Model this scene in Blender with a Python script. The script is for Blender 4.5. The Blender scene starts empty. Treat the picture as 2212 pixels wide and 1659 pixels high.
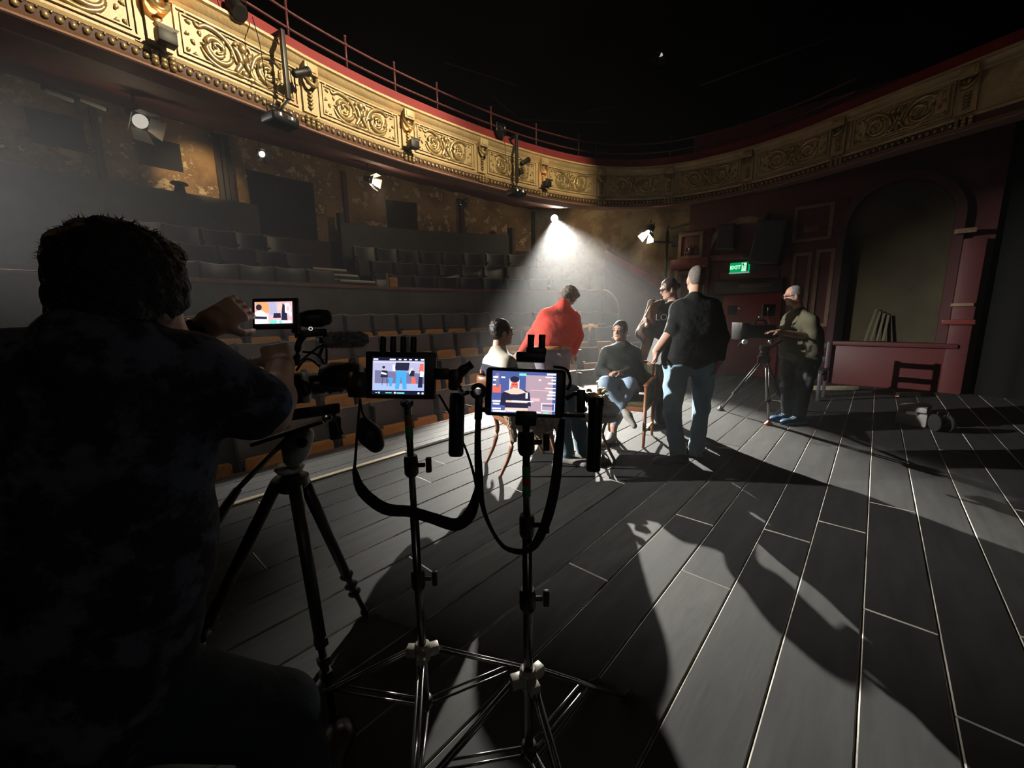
import bpy, bmesh, math, random
import numpy as np
from mathutils import Vector, Matrix
SC = bpy.context.scene
COL = SC.collection
random.seed(7)
PI = math.pi
# ---------------------------------------------------------------- camera
# focal length, tilt and roll come from the vanishing points of the stage boards
FPX, PCX, PCY = 870.0, 1106.0, 829.5
def _unit(v):
    v = np.array(v, float); return v / np.linalg.norm(v)
_X = _unit([1897.4 - PCX, PCY - 667.7, -FPX])
_k = -0.0154
_Z = _unit([_k, 1.0, -(_X[0] * _k + _X[1]) / _X[2]])
_Y = np.cross(_Z, _X)
CR = np.array([_X, _Y, _Z])
CC = np.array([0.0, 0.0, 1.4])
def P(x, y, d):                     # point on the line of sight of a pixel, d metres in front
    return Vector(CC + CR @ np.array([(x - PCX) / FPX * d, (PCY - y) / FPX * d, -d]))
def _ray(x, y): return CR @ _unit([x - PCX, PCY - y, -FPX])
def gnd(x, y, z=0.0):
    d = _ray(x, y); return Vector(CC + d * (z - CC[2]) / d[2])
def onY(x, y, v):
    d = _ray(x, y); return Vector(CC + d * (v - CC[1]) / d[1])
def onX(x, y, v):
    d = _ray(x, y); return Vector(CC + d * (v - CC[0]) / d[0])
def depth(p):
    q = CR.T @ (np.array(p, float) - CC); return -q[2]
cam_data = bpy.data.cameras.new('camera'); cam = bpy.data.objects.new('camera', cam_data); COL.objects.link(cam)
cam_data.sensor_width = 36.0; cam_data.lens = FPX / 2212.0 * 36.0; cam_data.clip_start = 0.02; cam_data.clip_end = 200
M4 = Matrix.Identity(4)
for i in range(3):
    for j in range(3): M4[i][j] = CR[i][j]
    M4[i][3] = CC[i]
cam.matrix_world = M4
SC.camera = cam
# ---------------------------------------------------------------- exposure, world
vs = SC.view_settings
vs.view_transform = 'Standard'; vs.look = 'None'; vs.gamma = 1.0; vs.exposure = 0.0; vs.use_curve_mapping = False
SC.cycles.use_denoising = True
SC.cycles.max_bounces = 5; SC.cycles.diffuse_bounces = 1; SC.cycles.glossy_bounces = 2
SC.cycles.transmission_bounces = 2; SC.cycles.volume_bounces = 0; SC.cycles.transparent_max_bounces = 4
SC.cycles.sample_clamp_indirect = 3.0
SC.cycles.use_light_tree = False
SC.cycles.caustics_reflective = False; SC.cycles.caustics_refractive = False
w = bpy.data.worlds.new('dark_house'); SC.world = w; w.use_nodes = True
w.node_tree.nodes['Background'].inputs[0].default_value = (0.012, 0.012, 0.012, 1)
w.node_tree.nodes['Background'].inputs[1].default_value = 1.0
# ---------------------------------------------------------------- stage lanterns (lights)
def look(o, target):
    o.rotation_euler = (Vector(target) - o.location).to_track_quat('-Z', 'Y').to_euler()
def spot(name, loc, target, power, angle, blend, color, size=0.06):
    d = bpy.data.lights.new(name, 'SPOT'); d.energy = power; d.spot_size = math.radians(angle); d.spot_blend = blend
    d.color = color; d.shadow_soft_size = size
    o = bpy.data.objects.new(name, d); COL.objects.link(o); o.location = loc; look(o, target); return o
MAIN = Vector((9.31, 6.74, 3.93))
LEFT = Vector((-3.6, 10.6, 4.0))
SIDE = onX(1400, 505, 9.55)
def bulb(name, loc, power, color, size):
    d = bpy.data.lights.new(name, 'POINT'); d.energy = power; d.color = color; d.shadow_soft_size = size
    o = bpy.data.objects.new(name, d); COL.objects.link(o); o.location = loc; return o
key = spot('key_beam', MAIN, (5.06, 2.91, 0.0), 23000, 38, 0.6, (1.0, 0.96, 0.88), 0.03)
left_beam = spot('left_beam', LEFT, (4.9, 0.9, 0.4), 13000, 32, 0.8, (1.0, 0.97, 0.92), 0.05)
side_beam = spot('side_beam', SIDE, (7.6, 4.9, 0.4), 450, 50, 0.4, (1.0, 0.93, 0.8), 0.05)
BB1 = Vector((5.2, -2.2, 8.2)); BB2 = Vector((3.0, -2.4, 8.2)); FILL_POS = Vector((-2.6, -4.6, 4.4))
bal_beam = spot('balcony_beam', BB1, (2.0, 5.7, 4.4), 6000, 46, 0.5, (1.0, 0.82, 0.55), 0.012)
bal_beam2 = spot('balcony_beam_right', BB2, (6.8, 5.5, 4.3), 2400, 22, 0.6, (1.0, 0.82, 0.5), 0.012)
stalls_wash = spot('stalls_wash', (4.1, -2.3, 8.2), (3.4, 6.0, 0.6), 520, 34, 0.8, (1.0, 0.8, 0.55), 0.06)
wall_glow = spot('wall_glow', (2.3, 9.4, 4.6), onY(432, 395, 11.0), 110, 60, 0.8, (1.0, 0.72, 0.38), 0.05)
high_beam = spot('high_beam', P(1425, 118, 10.5), P(1380, 340, 11.0), 2600, 12, 0.6, (1.0, 0.9, 0.75), 0.04)
high_beam2 = spot('high_beam_left', P(1300, -25, 9.5), P(1190, 330, 11.0), 2600, 16, 0.8, (1.0, 0.9, 0.75), 0.04)
fill_light = bulb('fill_light_bulb', FILL_POS, 30, (1.0, 0.88, 0.78), 0.15)  # unseen bulb added as fill for the foreground filming man
# thin theatrical haze fills the whole house
_hv = w.node_tree.nodes.new('ShaderNodeVolumeScatter'); _hv.inputs['Density'].default_value = 0.0040; _hv.inputs['Anisotropy'].default_value = 0.62
w.node_tree.links.new(_hv.outputs[0], w.node_tree.nodes['World Output'].inputs['Volume'])
w.cycles.homogeneous_volume = True; w.cycles.volume_sampling = 'EQUIANGULAR'
SC.cycles.use_adaptive_sampling = True; SC.cycles.adaptive_threshold = 0.03


# ---------------------------------------------------------------- materials
MATS = {}
def mat(name, color, rough=0.6, metal=0.0, emit=None, estr=0.0, bump=0.0, bscale=40.0, color2=None, cscale=6.0, spec=0.5, detail=6.0, lo=0.35, hi=0.65, stretch=None, coat=0.0):
    if name in MATS: return MATS[name]
    m = bpy.data.materials.new(name); m.use_nodes = True
    nt = m.node_tree; b = nt.nodes['Principled BSDF']
    b.inputs['Base Color'].default_value = (*color, 1); b.inputs['Roughness'].default_value = rough; b.inputs['Metallic'].default_value = metal
    b.inputs['Specular IOR Level'].default_value = spec
    if coat: b.inputs['Coat Weight'].default_value = coat
    if emit:
        b.inputs['Emission Color'].default_value = (*emit, 1); b.inputs['Emission Strength'].default_value = estr
    tc = None
    if color2 or bump:
        tc = nt.nodes.new('ShaderNodeTexCoord'); mp = nt.nodes.new('ShaderNodeMapping')
        nt.links.new(tc.outputs['Object'], mp.inputs[0])
        if stretch: mp.inputs['Scale'].default_value = stretch
    if color2:
        n = nt.nodes.new('ShaderNodeTexNoise'); n.inputs['Scale'].default_value = cscale; n.inputs['Detail'].default_value = detail; n.inputs['Roughness'].default_value = 0.62
        nt.links.new(mp.outputs[0], n.inputs['Vector'])
        r = nt.nodes.new('ShaderNodeValToRGB'); r.color_ramp.elements[0].position = lo; r.color_ramp.elements[1].position = hi
        r.color_ramp.elements[0].color = (*color, 1); r.color_ramp.elements[1].color = (*color2, 1)
        nt.links.new(n.outputs['Fac'], r.inputs[0]); nt.links.new(r.outputs[0], b.inputs['Base Color'])
    if bump:
        n2 = nt.nodes.new('ShaderNodeTexNoise'); n2.inputs['Scale'].default_value = bscale; n2.inputs['Detail'].default_value = 4
        nt.links.new(mp.outputs[0], n2.inputs['Vector'])
        bp = nt.nodes.new('ShaderNodeBump'); bp.inputs['Strength'].default_value = bump; bp.inputs['Distance'].default_value = 0.02
        nt.links.new(n2.outputs['Fac'], bp.inputs['Height']); nt.links.new(bp.outputs[0], b.inputs['Normal'])
    m.cycles.emission_sampling = 'AUTO' if name.startswith('scr_bg') else 'NONE'
    MATS[name] = m
    return m
# ---------------------------------------------------------------- objects
def tag(o, label=None, cat=None, group=None, kind=None):
    if label: o['label'] = label
    if cat: o['category'] = cat
    if group: o['group'] = group
    if kind: o['kind'] = kind
    return o
def empty(name, loc, label=None, cat=None, group=None, kind=None, rz=0.0):
    o = bpy.data.objects.new(name, None); COL.objects.link(o); o.location = loc; o.rotation_euler = (0, 0, rz); o.empty_display_size = 0.1
    return tag(o, label, cat, group, kind)
def attach(o, parent):              # child keeps its world-space geometry
    if parent is None: return
    o.parent = parent
    m = Matrix.Identity(4); q = parent
    chain = []
    while q is not None: chain.append(q); q = q.parent
    for q in reversed(chain):
        m = m @ q.matrix_parent_inverse @ q.matrix_basis
    o.matrix_parent_inverse = m.inverted()
def frame_of(d, up=Vector((0, 0, 1))):
    d = d.normalized()
    if abs(d.dot(up)) > 0.98: up = Vector((1, 0, 0))
    a = d.cross(up).normalized(); b = a.cross(d).normalized()
    return a, b
class MB:
    def __init__(s): s.v = []; s.f = []; s.m = []
    def add(s, vs, fs, mi=0):
        o = len(s.v); s.v += [tuple(v) for v in vs]; s.f += [tuple(i + o for i in f) for f in fs]; s.m += [mi] * len(fs); return s
    def box(s, a, b, mi=0):
        x0, y0, z0 = a; x1, y1, z1 = b
        if x0 > x1: x0, x1 = x1, x0
        if y0 > y1: y0, y1 = y1, y0
        if z0 > z1: z0, z1 = z1, z0
        return s.add([(x0,y0,z0),(x1,y0,z0),(x1,y1,z0),(x0,y1,z0),(x0,y0,z1),(x1,y0,z1),(x1,y1,z1),(x0,y1,z1)],
              [(0,3,2,1),(4,5,6,7),(0,1,5,4),(1,2,6,5),(2,3,7,6),(3,0,4,7)], mi)
    def obox(s, c, ax, ay, az, mi=0):           # centre + three half-axis vectors
        c = Vector(c); vs = [c + ax*i + ay*j + az*k for k in (-1,1) for (i,j) in ((-1,-1),(1,-1),(1,1),(-1,1))]
        return s.add(vs, [(0,3,2,1),(4,5,6,7),(0,1,5,4),(1,2,6,5),(2,3,7,6),(3,0,4,7)], mi)
    def bar(s, p, q, w, h, mi=0, up=Vector((0,0,1))):
        p = Vector(p); q = Vector(q); a, b = frame_of(q - p, up)
        return s.obox((p+q)/2, (q-p)/2, a*w/2, b*h/2, mi)
    def cyl(s, p, q, r0, r1=None, n=14, mi=0):
        r1 = r0 if r1 is None else r1
        p = Vector(p); q = Vector(q); a, b = frame_of(q - p)
        vs = []
        for c, r in ((p, r0), (q, r1)):
            for i in range(n):
                t = 2*PI*i/n; vs.append(c + (a*math.cos(t) + b*math.sin(t))*r)
        fs = [(i, (i+1)%n, n+(i+1)%n, n+i) for i in range(n)] + [tuple(range(n-1,-1,-1)), tuple(range(n, 2*n))]
        return s.add(vs, fs, mi)
    def tube(s, pts, r, n=8, mi=0, flat=None, up=Vector((0,0,1)), closed=False):
        pts = [Vector(p) for p in pts]; L = len(pts); vs = []
        for i, p in enumerate(pts):
            if closed: d = pts[(i+1)%L] - pts[i-1]
            else: d = pts[min(i+1, L-1)] - pts[max(i-1, 0)]
            a, b = frame_of(d, up); rr = r[i] if isinstance(r, (list, tuple)) else r
            fl = flat if flat else 1.0
            for k in range(n):
                t = 2*PI*k/n; vs.append(p + a*math.cos(t)*rr + b*math.sin(t)*rr*fl)
        fs = []
        for i in range(L if closed else L-1):
            j = (i+1) % L
            fs += [(i*n+k, i*n+(k+1)%n, j*n+(k+1)%n, j*n+k) for k in range(n)]
        if not closed: fs += [tuple(range(n-1,-1,-1)), tuple((L-1)*n+k for k in range(n))]
        return s.add(vs, fs, mi)
    def ribbon(s, pts, widths, thick, side, mi=0):      # flat strap: width along side(i)
        pts = [Vector(p) for p in pts]; L = len(pts); vs = []
        for i, p in enumerate(pts):
            d = (pts[min(i+1,L-1)] - pts[max(i-1,0)]).normalized()
            sd = side[i] if isinstance(side, list) else side
            sd = (sd - d*sd.dot(d)).normalized(); nn = d.cross(sd).normalized()
            w_ = widths[i] if isinstance(widths, (list, tuple)) else widths
            vs += [p + sd*w_/2 + nn*thick/2, p - sd*w_/2 + nn*thick/2, p - sd*w_/2 - nn*thick/2, p + sd*w_/2 - nn*thick/2]
        fs = [(i*4+k, i*4+(k+1)%4, i*4+4+(k+1)%4, i*4+4+k) for i in range(L-1) for k in range(4)]
        fs += [(3,2,1,0), tuple((L-1)*4+k for k in range(4))]
        return s.add(vs, fs, mi)
    def ball(s, c, r, n=12, mi=0, rot=None):
        c = Vector(c); rx, ry, rz = r if isinstance(r, (list, tuple)) else (r, r, r)
        vs = []; h = n//2
        for i in range(1, h):
            t = PI*i/h
            for k in range(n):
                u = 2*PI*k/n; q = Vector((rx*math.sin(t)*math.cos(u), ry*math.sin(t)*math.sin(u), rz*math.cos(t)))
                vs.append(c + (rot @ q if rot else q))
        top = len(vs); q = Vector((0,0,rz)); vs.append(c + (rot @ q if rot else q)); q = Vector((0,0,-rz)); vs.append(c + (rot @ q if rot else q))
        fs = [(i*n+k, (i+1)*n+k, (i+1)*n+(k+1)%n, i*n+(k+1)%n) for i in range(h-2) for k in range(n)]
        fs += [(top, k, (k+1)%n) for k in range(n)] + [(top+1, (h-2)*n+(k+1)%n, (h-2)*n+k) for k in range(n)]
        return s.add(vs, fs, mi)
    def lathe(s, c, prof, axis=Vector((0,0,1)), n=20, mi=0):
        c = Vector(c); axis = Vector(axis).normalized(); a, b = frame_of(axis, Vector((0,0,1)) if abs(axis.z) < .95 else Vector((0,1,0)))
        vs = []
        for r, h in prof:
            for k in range(n):
                t = 2*PI*k/n; vs.append(c + axis*h + (a*math.cos(t) + b*math.sin(t))*r)
        L = len(prof)
        fs = [(i*n+k, i*n+(k+1)%n, (i+1)*n+(k+1)%n, (i+1)*n+k) for i in range(L-1) for k in range(n)]
        fs += [tuple(range(n-1,-1,-1)), tuple((L-1)*n+k for k in range(n))]
        return s.add(vs, fs, mi)
    def prism(s, poly, o, ax, ay, az, mi=0):     # poly in (ax, ay) plane at o, extruded by az
        o = Vector(o); n = len(poly)
        lo = [o + ax*u + ay*v for u, v in poly]; hi = [p + az for p in lo]
        return s.add(lo + hi, [tuple(range(n-1,-1,-1)), tuple(range(n, 2*n))] + [(i, (i+1)%n, n+(i+1)%n, n+i) for i in range(n)], mi)
    def build(s, name, mats, parent=None, smooth=False, bevel=0.0, seg=2, local=False, autosmooth=None):
        me = bpy.data.meshes.new(name); me.from_pydata(s.v, [], s.f)
        for m in (mats if isinstance(mats, (list, tuple)) else [mats]): me.materials.append(m)
        if any(s.m): me.polygons.foreach_set('material_index', s.m)
        bm = bmesh.new(); bm.from_mesh(me); bmesh.ops.recalc_face_normals(bm, faces=bm.faces[:])
        if bevel:
            es = [e for e in bm.edges if len(e.link_faces) == 2 and e.calc_face_angle(0) > 0.5]
            bmesh.ops.bevel(bm, geom=es, offset=bevel, segments=seg, affect='EDGES', profile=0.5, clamp_overlap=True)
        bm.to_mesh(me); bm.free()
        if smooth or bevel: me.polygons.foreach_set('use_smooth', [True]*len(me.polygons))
        if bevel or autosmooth: me.set_sharp_from_angle(angle=math.radians(autosmooth or 40))
        o = bpy.data.objects.new(name, me); COL.objects.link(o)
        if parent is not None:
            if local: o.parent = parent
            else: attach(o, parent)
        return o
def clone(root, loc, rz, label=None, skip=()):
    r = root.copy(); COL.objects.link(r); r.location = loc; r.rotation_euler = (0, 0, rz)
    if label: r['label'] = label
    for ch in root.children:
        if ch.name.split('.')[0] in skip: continue
        c = ch.copy(); COL.objects.link(c); c.parent = r
        for g in ch.children:
            d = g.copy(); COL.objects.link(d); d.parent = c
    return r
def catmull(pts, n=8):
    pts = [Vector(p) for p in pts]; out = []
    for i in range(len(pts)-1):
        p0 = pts[max(i-1,0)]; p1 = pts[i]; p2 = pts[i+1]; p3 = pts[min(i+2,len(pts)-1)]
        for k in range(n):
            t = k/n; out.append(0.5*((2*p1) + (p2-p0)*t + (2*p0-5*p1+4*p2-p3)*t*t + (3*p1-p0-3*p2+p3)*t**3))
    out.append(pts[-1]); return out
# ---------------------------------------------------------------- smooth-union figures (one continuous surface per layer)
def sd_cone(p, a, b, r1, r2):
    ba = b - a; l2 = float(ba @ ba) + 1e-12
    t = np.clip(((p - a) @ ba) / l2, 0, 1)
    q = p - (a + t[..., None]*ba)
    return np.sqrt((q*q).sum(-1)) - (r1 + (r2 - r1)*t)
def sd_ell(p, c, rad, rot):
    q = (p - c) @ rot
    k0 = np.sqrt(((q/rad)**2).sum(-1)); k1 = np.sqrt(((q/(rad*rad))**2).sum(-1)) + 1e-9
    return k0*(k0 - 1)/k1
def nets(D, org, h):
    ins = D < 0
    nx, ny, nz = D.shape
    S = np.zeros((nx-1, ny-1, nz-1, 3), np.float32); N = np.zeros((nx-1, ny-1, nz-1), np.float32)
    edges = []
    for ax in range(3):
        sl0 = [slice(None)]*3; sl1 = [slice(None)]*3; sl0[ax] = slice(0,-1); sl1[ax] = slice(1,None)
        a = ins[tuple(sl0)]; b = ins[tuple(sl1)]
        I = np.argwhere(a != b)
        u, v = [k for k in range(3) if k != ax]
        dims = D.shape
        I = I[(I[:,u] > 0) & (I[:,v] > 0) & (I[:,u] < dims[u]-1) & (I[:,v] < dims[v]-1)]
        J = I.copy(); J[:,ax] += 1
        d0 = D[I[:,0],I[:,1],I[:,2]]; d1 = D[J[:,0],J[:,1],J[:,2]]
        t = d0/(d0-d1); pos = I.astype(np.float32); pos[:,ax] += t
        quad = []
        for du, dv in ((0,0),(1,0),(1,1),(0,1)):
            Cc = I.copy(); Cc[:,u] -= du; Cc[:,v] -= dv
            np.add.at(S, (Cc[:,0],Cc[:,1],Cc[:,2]), pos); np.add.at(N, (Cc[:,0],Cc[:,1],Cc[:,2]), 1); quad.append(Cc)
        edges.append((quad, d0 < 0, ax))
    act = N > 0; idx = np.full(N.shape, -1, np.int64); idx[act] = np.arange(int(act.sum()))
    V = S[act]/N[act][:,None]*h + org
    F = []
    for quad, inside, ax in edges:
        q = np.stack([idx[c[:,0],c[:,1],c[:,2]] for c in quad], 1)
        flip = inside if ax != 1 else ~inside
        q[flip] = q[flip][:, ::-1]
        F.append(q)
    return V, np.concatenate(F)
class Fig:
    def __init__(s): s.L = {}
    def cone(s, layer, a, b, r1, r2=None, k=0.03, m=0):
        s.L.setdefault(layer, []).append(('c', np.array(a, float), np.array(b, float), r1, r1 if r2 is None else r2, k, m)); return s
    def chain(s, layer, pts, rs, k=0.03, m=0):
        for i in range(len(pts)-1): s.cone(layer, pts[i], pts[i+1], rs[i], rs[i+1], k, m)
        return s
    def ell(s, layer, c, rad, rot=None, k=0.03, m=0):
        s.L.setdefault(layer, []).append(('e', np.array(c, float), np.array(rad, float), np.eye(3) if rot is None else np.array(rot, float), None, k, m)); return s
    def mesh(s, layer, name, mats, parent, vox=0.008, noise=0.0, nscale=9.0, cut=None):
        pr = s.L[layer]; los = []; his = []
        for p in pr:
            if p[0] == 'c':
                r = max(p[3], p[4]); los.append(np.minimum(p[1], p[2]) - r); his.append(np.maximum(p[1], p[2]) + r)
            else:
                r = max(p[2]); los.append(p[1] - r); his.append(p[1] + r)
        org = np.min(los, 0) - 3*vox - 0.02; top = np.max(his, 0) + 3*vox + 0.02
        n = np.ceil((top - org)/vox).astype(int) + 1
        D = np.full(n, 1.0, np.float32); Lb = np.zeros(n, np.int8); Dm = np.full(n, 1.0, np.float32)
        for p, lo, hi in zip(pr, los, his):
            k = p[5]; i0 = np.maximum(((lo - org - k - 2*vox)/vox).astype(int), 0); i1 = np.minimum(((hi - org + k + 2*vox)/vox).astype(int) + 2, n)
            g = np.stack(np.meshgrid(*[org[a] + vox*np.arange(i0[a], i1[a]) for a in range(3)], indexing='ij'), -1)
            d = (sd_cone(g, p[1], p[2], p[3], p[4]) if p[0] == 'c' else sd_ell(g, p[1], p[2], p[3])).astype(np.float32)
            sl = tuple(slice(i0[a], i1[a]) for a in range(3)); o = D[sl]
            hh = np.maximum(k - np.abs(o - d), 0)/k
            D[sl] = np.minimum(o, d) - hh*hh*k*0.25
            w_ = d < Dm[sl]; Dm[sl] = np.where(w_, d, Dm[sl]); Lb[sl] = np.where(w_, p[6], Lb[sl])
        if noise:
            g = [org[a] + vox*np.arange(n[a]) for a in range(3)]
            X_, Y_, Z_ = np.meshgrid(*g, indexing='ij', sparse=True)
            q = nscale
            D += (noise*(np.sin(q*(X_*1.3 + Z_*1.7) + 2*np.sin(q*Y_)) * np.sin(q*(Y_*1.1 - Z_*1.3) + 1.7*np.sin(q*.8*X_)))).astype(np.float32)
        if cut is not None:
            g = np.stack(np.meshgrid(*[org[a] + vox*np.arange(n[a]) for a in range(3)], indexing='ij'), -1)
            D = np.maximum(D, cut(g).astype(np.float32))
        V, F = nets(D, org, vox)
        me = bpy.data.meshes.new(name)
        me.vertices.add(len(V)); me.vertices.foreach_set('co', V.astype(np.float32).ravel())
        me.loops.add(F.size); me.loops.foreach_set('vertex_index', F.ravel().astype(np.int32))
        me.polygons.add(len(F)); me.polygons.foreach_set('loop_start', np.arange(0, F.size, 4, dtype=np.int32))
        ms = mats if isinstance(mats, (list, tuple)) else [mats]
        for m in ms: me.materials.append(m)
        if len(ms) > 1:
            ci = np.clip(np.rint((V[F].mean(1) - org)/vox).astype(int), 0, np.array(n) - 1)
            me.polygons.foreach_set('material_index', Lb[ci[:,0],ci[:,1],ci[:,2]].astype(np.int32))
        me.update(calc_edges=True); me.validate()
        me.polygons.foreach_set('use_smooth', [True]*len(me.polygons))
        o = bpy.data.objects.new(name, me); COL.objects.link(o); attach(o, parent)
        return o

# ================================================================= SETTING
m_board = mat('stage_paint', (0.028,0.0285,0.028), 0.72, color2=(0.045,0.0455,0.044), cscale=5, bump=0.06, bscale=30, spec=.08, lo=.3, hi=.75, stretch=(0.35,2.2,1))
m_board2 = mat('stage_paint_worn', (0.033,0.0335,0.032), 0.7, color2=(0.056,0.056,0.053), cscale=7, bump=0.06, bscale=30, spec=.08, lo=.3, hi=.72, stretch=(0.4,2.0,1))
m_boardedge = mat('board_edge_wear', (0.12,0.115,0.10), 0.9, color2=(0.44,0.42,0.36), cscale=1.6, lo=.36, hi=.56, spec=.0)
m_under = mat('black_void', (0.006,0.006,0.006), 0.95, spec=0.1)
m_pale = mat('pale_bare_pine', (0.55,0.47,0.34), 0.7, color2=(0.36,0.29,0.19), cscale=9, bump=.3, bscale=30, stretch=(.4,3,3))
m_redbrown = mat('red_brown_trim', (0.11,0.035,0.022), 0.55, color2=(0.16,0.06,0.035), cscale=8)
m_greyfloor = mat('grey_apron', (0.07,0.07,0.067), 0.6, color2=(0.095,0.095,0.09), cscale=6, bump=.2)
floor = MB().box((-2.5,-4.2,-0.30),(9.95,3.5,-0.034)).build('floor', m_under); tag(floor, kind='structure')
# stage boards: 0.2525 m wide, run parallel to the front edge
joints = {1:[2.11], 5:[2.97,6.1], 10:[1.94,5.3], 2:[2.72,5.7], 3:[1.76,4.6,7.4], -1:[3.24,6.8], 0:[2.89,5.2], 4:[4.05], 6:[1.2,4.4], 7:[2.3,6.4], 8:[3.4], 9:[0.6,4.2]}
bw = 0.2525; y0 = 0.163
def board(xa, xb, ya, yb, mi):
    c = 0.0045; g = 0.0022; t = 0.0
    xa += g; xb -= g; ya += g; yb -= g
    m = MB(); z = random.uniform(-0.0015, 0.0015)
    lo = [(xa,ya,-.034),(xb,ya,-.034),(xb,yb,-.034),(xa,yb,-.034)]
    md = [(xa,ya,z-c),(xb,ya,z-c),(xb,yb,z-c),(xa,yb,z-c)]
    tp = [(xa+c,ya+c,z),(xb-c,ya+c,z),(xb-c,yb-c,z),(xa+c,yb-c,z)]
    m.add(lo+md+tp, [(0,1,5,4),(1,2,6,5),(2,3,7,6),(3,0,4,7),(3,2,1,0)], 0)
    o = len(m.v) - 12
    m.add(lo+md+tp, [(8,9,10,11)], 0); m.add(md+tp, [(0,1,5,4),(1,2,6,5),(2,3,7,6),(3,0,4,7)], 1)
    return m.build('board', [(m_board, m_board2)[mi], m_boardedge], floor)
for k in range(-15, 13):
    ya = y0 + bw*k; yb = ya + bw
    js = joints.get(k) or [random.uniform(0.8, 2.6), random.uniform(3.6, 6.2)]
    xs = [-2.5] + sorted(js) + [9.9]
    for a, b in zip(xs, xs[1:]): board(a, b, ya, yb, random.choice((0,0,1)))
last = y0 + bw*13
board(-2.5, 9.9, last, 3.5, 0)
# front edge of the stage, apron strip and its trims
t1 = MB().box((-2.5,3.5,-.3),(2.25,3.555,.012)).build('trim_1', m_pale, bevel=.004); tag(t1, kind='structure')
t2 = MB().box((2.25,3.5,-.3),(9.0,3.55,.016)).build('trim_2', mat('dark_edge_steel',(0.03,0.028,0.026),0.35,0.3), bevel=.006); tag(t2, kind='structure')
ap = MB()
apron = MB().box((-2.5,3.555,-.3),(9.0,4.2,-.02)).build('floor_apron', m_under); tag(apron, kind='structure')
for i in range(4):
    ya = 3.557 + i*.161
    MB().box((-2.5,ya,-.03),(9.0,ya+.157,-.006 + .001*(i%2))).build('plank', m_greyfloor, apron, bevel=.002, seg=1)
t3 = MB().box((-2.5,4.2,-.3),(9.0,4.255,.0)).build('trim_3', m_redbrown, bevel=.006); tag(t3, kind='structure')
# auditorium floor in steps under the seat rows
def rowY(Yv, x): return Yv - 0.07*max(0.0, x - 4.0)**2
def rowA(Yv, x): return math.atan(-0.14*max(0.0, x - 4.0))
ROWS = [(7.0,1.45),(6.25,1.08),(5.55,.67),(4.85,.28)]
m_dark = mat('dark_house_paint', (0.03,0.029,0.028), 0.7, color2=(0.045,0.042,0.04), cscale=4)
def curved_slab(name, Ya, Yb, za, zb, x0, x1, m, n=26, parent=None, bevel=0):
    b = MB(); vs = []
    for i in range(n+1):
        x = x0 + (x1-x0)*i/n
        ya = rowY(Ya, x); yb = rowY(Yb, x)
        zt_ = zb(x) if callable(zb) else zb
        vs += [(x,ya,za),(x,yb,za),(x,yb,zt_),(x,ya,zt_)]
    fs = [(i*4+k, i*4+(k+1)%4, i*4+4+(k+1)%4, i*4+4+k) for i in range(n) for k in range(4)] + [(3,2,1,0),(n*4,n*4+1,n*4+2,n*4+3)]
    b.add(vs, fs); return b.build(name, m, parent, bevel=bevel)
fl = curved_slab('floor_stalls', 4.3, 11.2, -1.6, -.75, -4.5, 10.2, m_dark); tag(fl, kind='structure')
for Yv, zt in ROWS:
    curved_slab('row_step', Yv-.42, Yv+.36, -.75, zt-.86, -4.5, 9.1, m_dark, parent=fl)
curved_slab('row_step', 7.5, 8.45, -.75, 1.40, -4.5, 10.1, m_dark, parent=fl)
curved_slab('row_step', 8.45, 9.25, -.75, 1.80, -4.5, 10.1, m_dark, parent=fl)
curved_slab('row_step', 9.25, 10.5, -.75, 2.22, -4.5, 10.1, m_dark, parent=fl)
curved_slab('row_step', 10.5, 11.1, -.75, 2.6, -4.5, 10.1, m_dark, parent=fl)
# parapet between stalls and upper seats
m_parapet = mat('parapet_grey', (0.04,0.038,0.036), 0.65, color2=(0.07,0.067,0.064), cscale=3.5, bump=.3, bscale=14, lo=.35, hi=.8, stretch=(1,1,.45))
par = curved_slab('wall_parapet', 7.36, 7.46, -.75, 1.93, -4.5, 9.4, m_parapet); tag(par, kind='structure')
curved_slab('cap_rail', 7.31, 7.51, 1.93, 1.99, -4.5, 9.42, m_redbrown, parent=par, bevel=.012)
# rear wall, curved forward at the right
m_plaster = mat('peeling_plaster', (0.33,0.21,0.10), 0.85, color2=(0.17,0.10,0.055), cscale=1.7, bump=.9, bscale=6, lo=.42, hi=.58, detail=9)
nt = m_plaster.node_tree
_n = nt.nodes.new('ShaderNodeTexNoise'); _n.inputs['Scale'].default_value = 3.4; _n.inputs['Detail'].default_value = 9; _n.inputs['Roughness'].default_value = .7
_r = nt.nodes.new('ShaderNodeValToRGB'); _r.color_ramp.elements[0].position = .56; _r.color_ramp.elements[1].position = .6; _r.color_ramp.elements[0].color = (0,0,0,1)
_x = nt.nodes.new('ShaderNodeMixRGB'); _x.inputs[2].default_value = (0.5,0.4,0.25,1)
_tc = nt.nodes.new('ShaderNodeTexCoord'); nt.links.new(_tc.outputs['Object'], _n.inputs['Vector']); nt.links.new(_n.outputs['Fac'], _r.inputs[0]); nt.links.new(_r.outputs[0], _x.inputs[0])
_b = nt.nodes['Principled BSDF']; _src = _b.inputs['Base Color'].links[0].from_socket; nt.links.new(_src, _x.inputs[1]); nt.links.new(_x.outputs[0], _b.inputs['Base Color'])
wr = curved_slab('wall_rear', 11.0, 11.3, -.8, lambda x: 5.46-.021*max(0,x-4)**2, -5.0, 10.6, m_plaster, n=40); tag(wr, kind='structure')
m_open = mat('unlit_opening', (0.008,0.008,0.008), 0.9)
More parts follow.
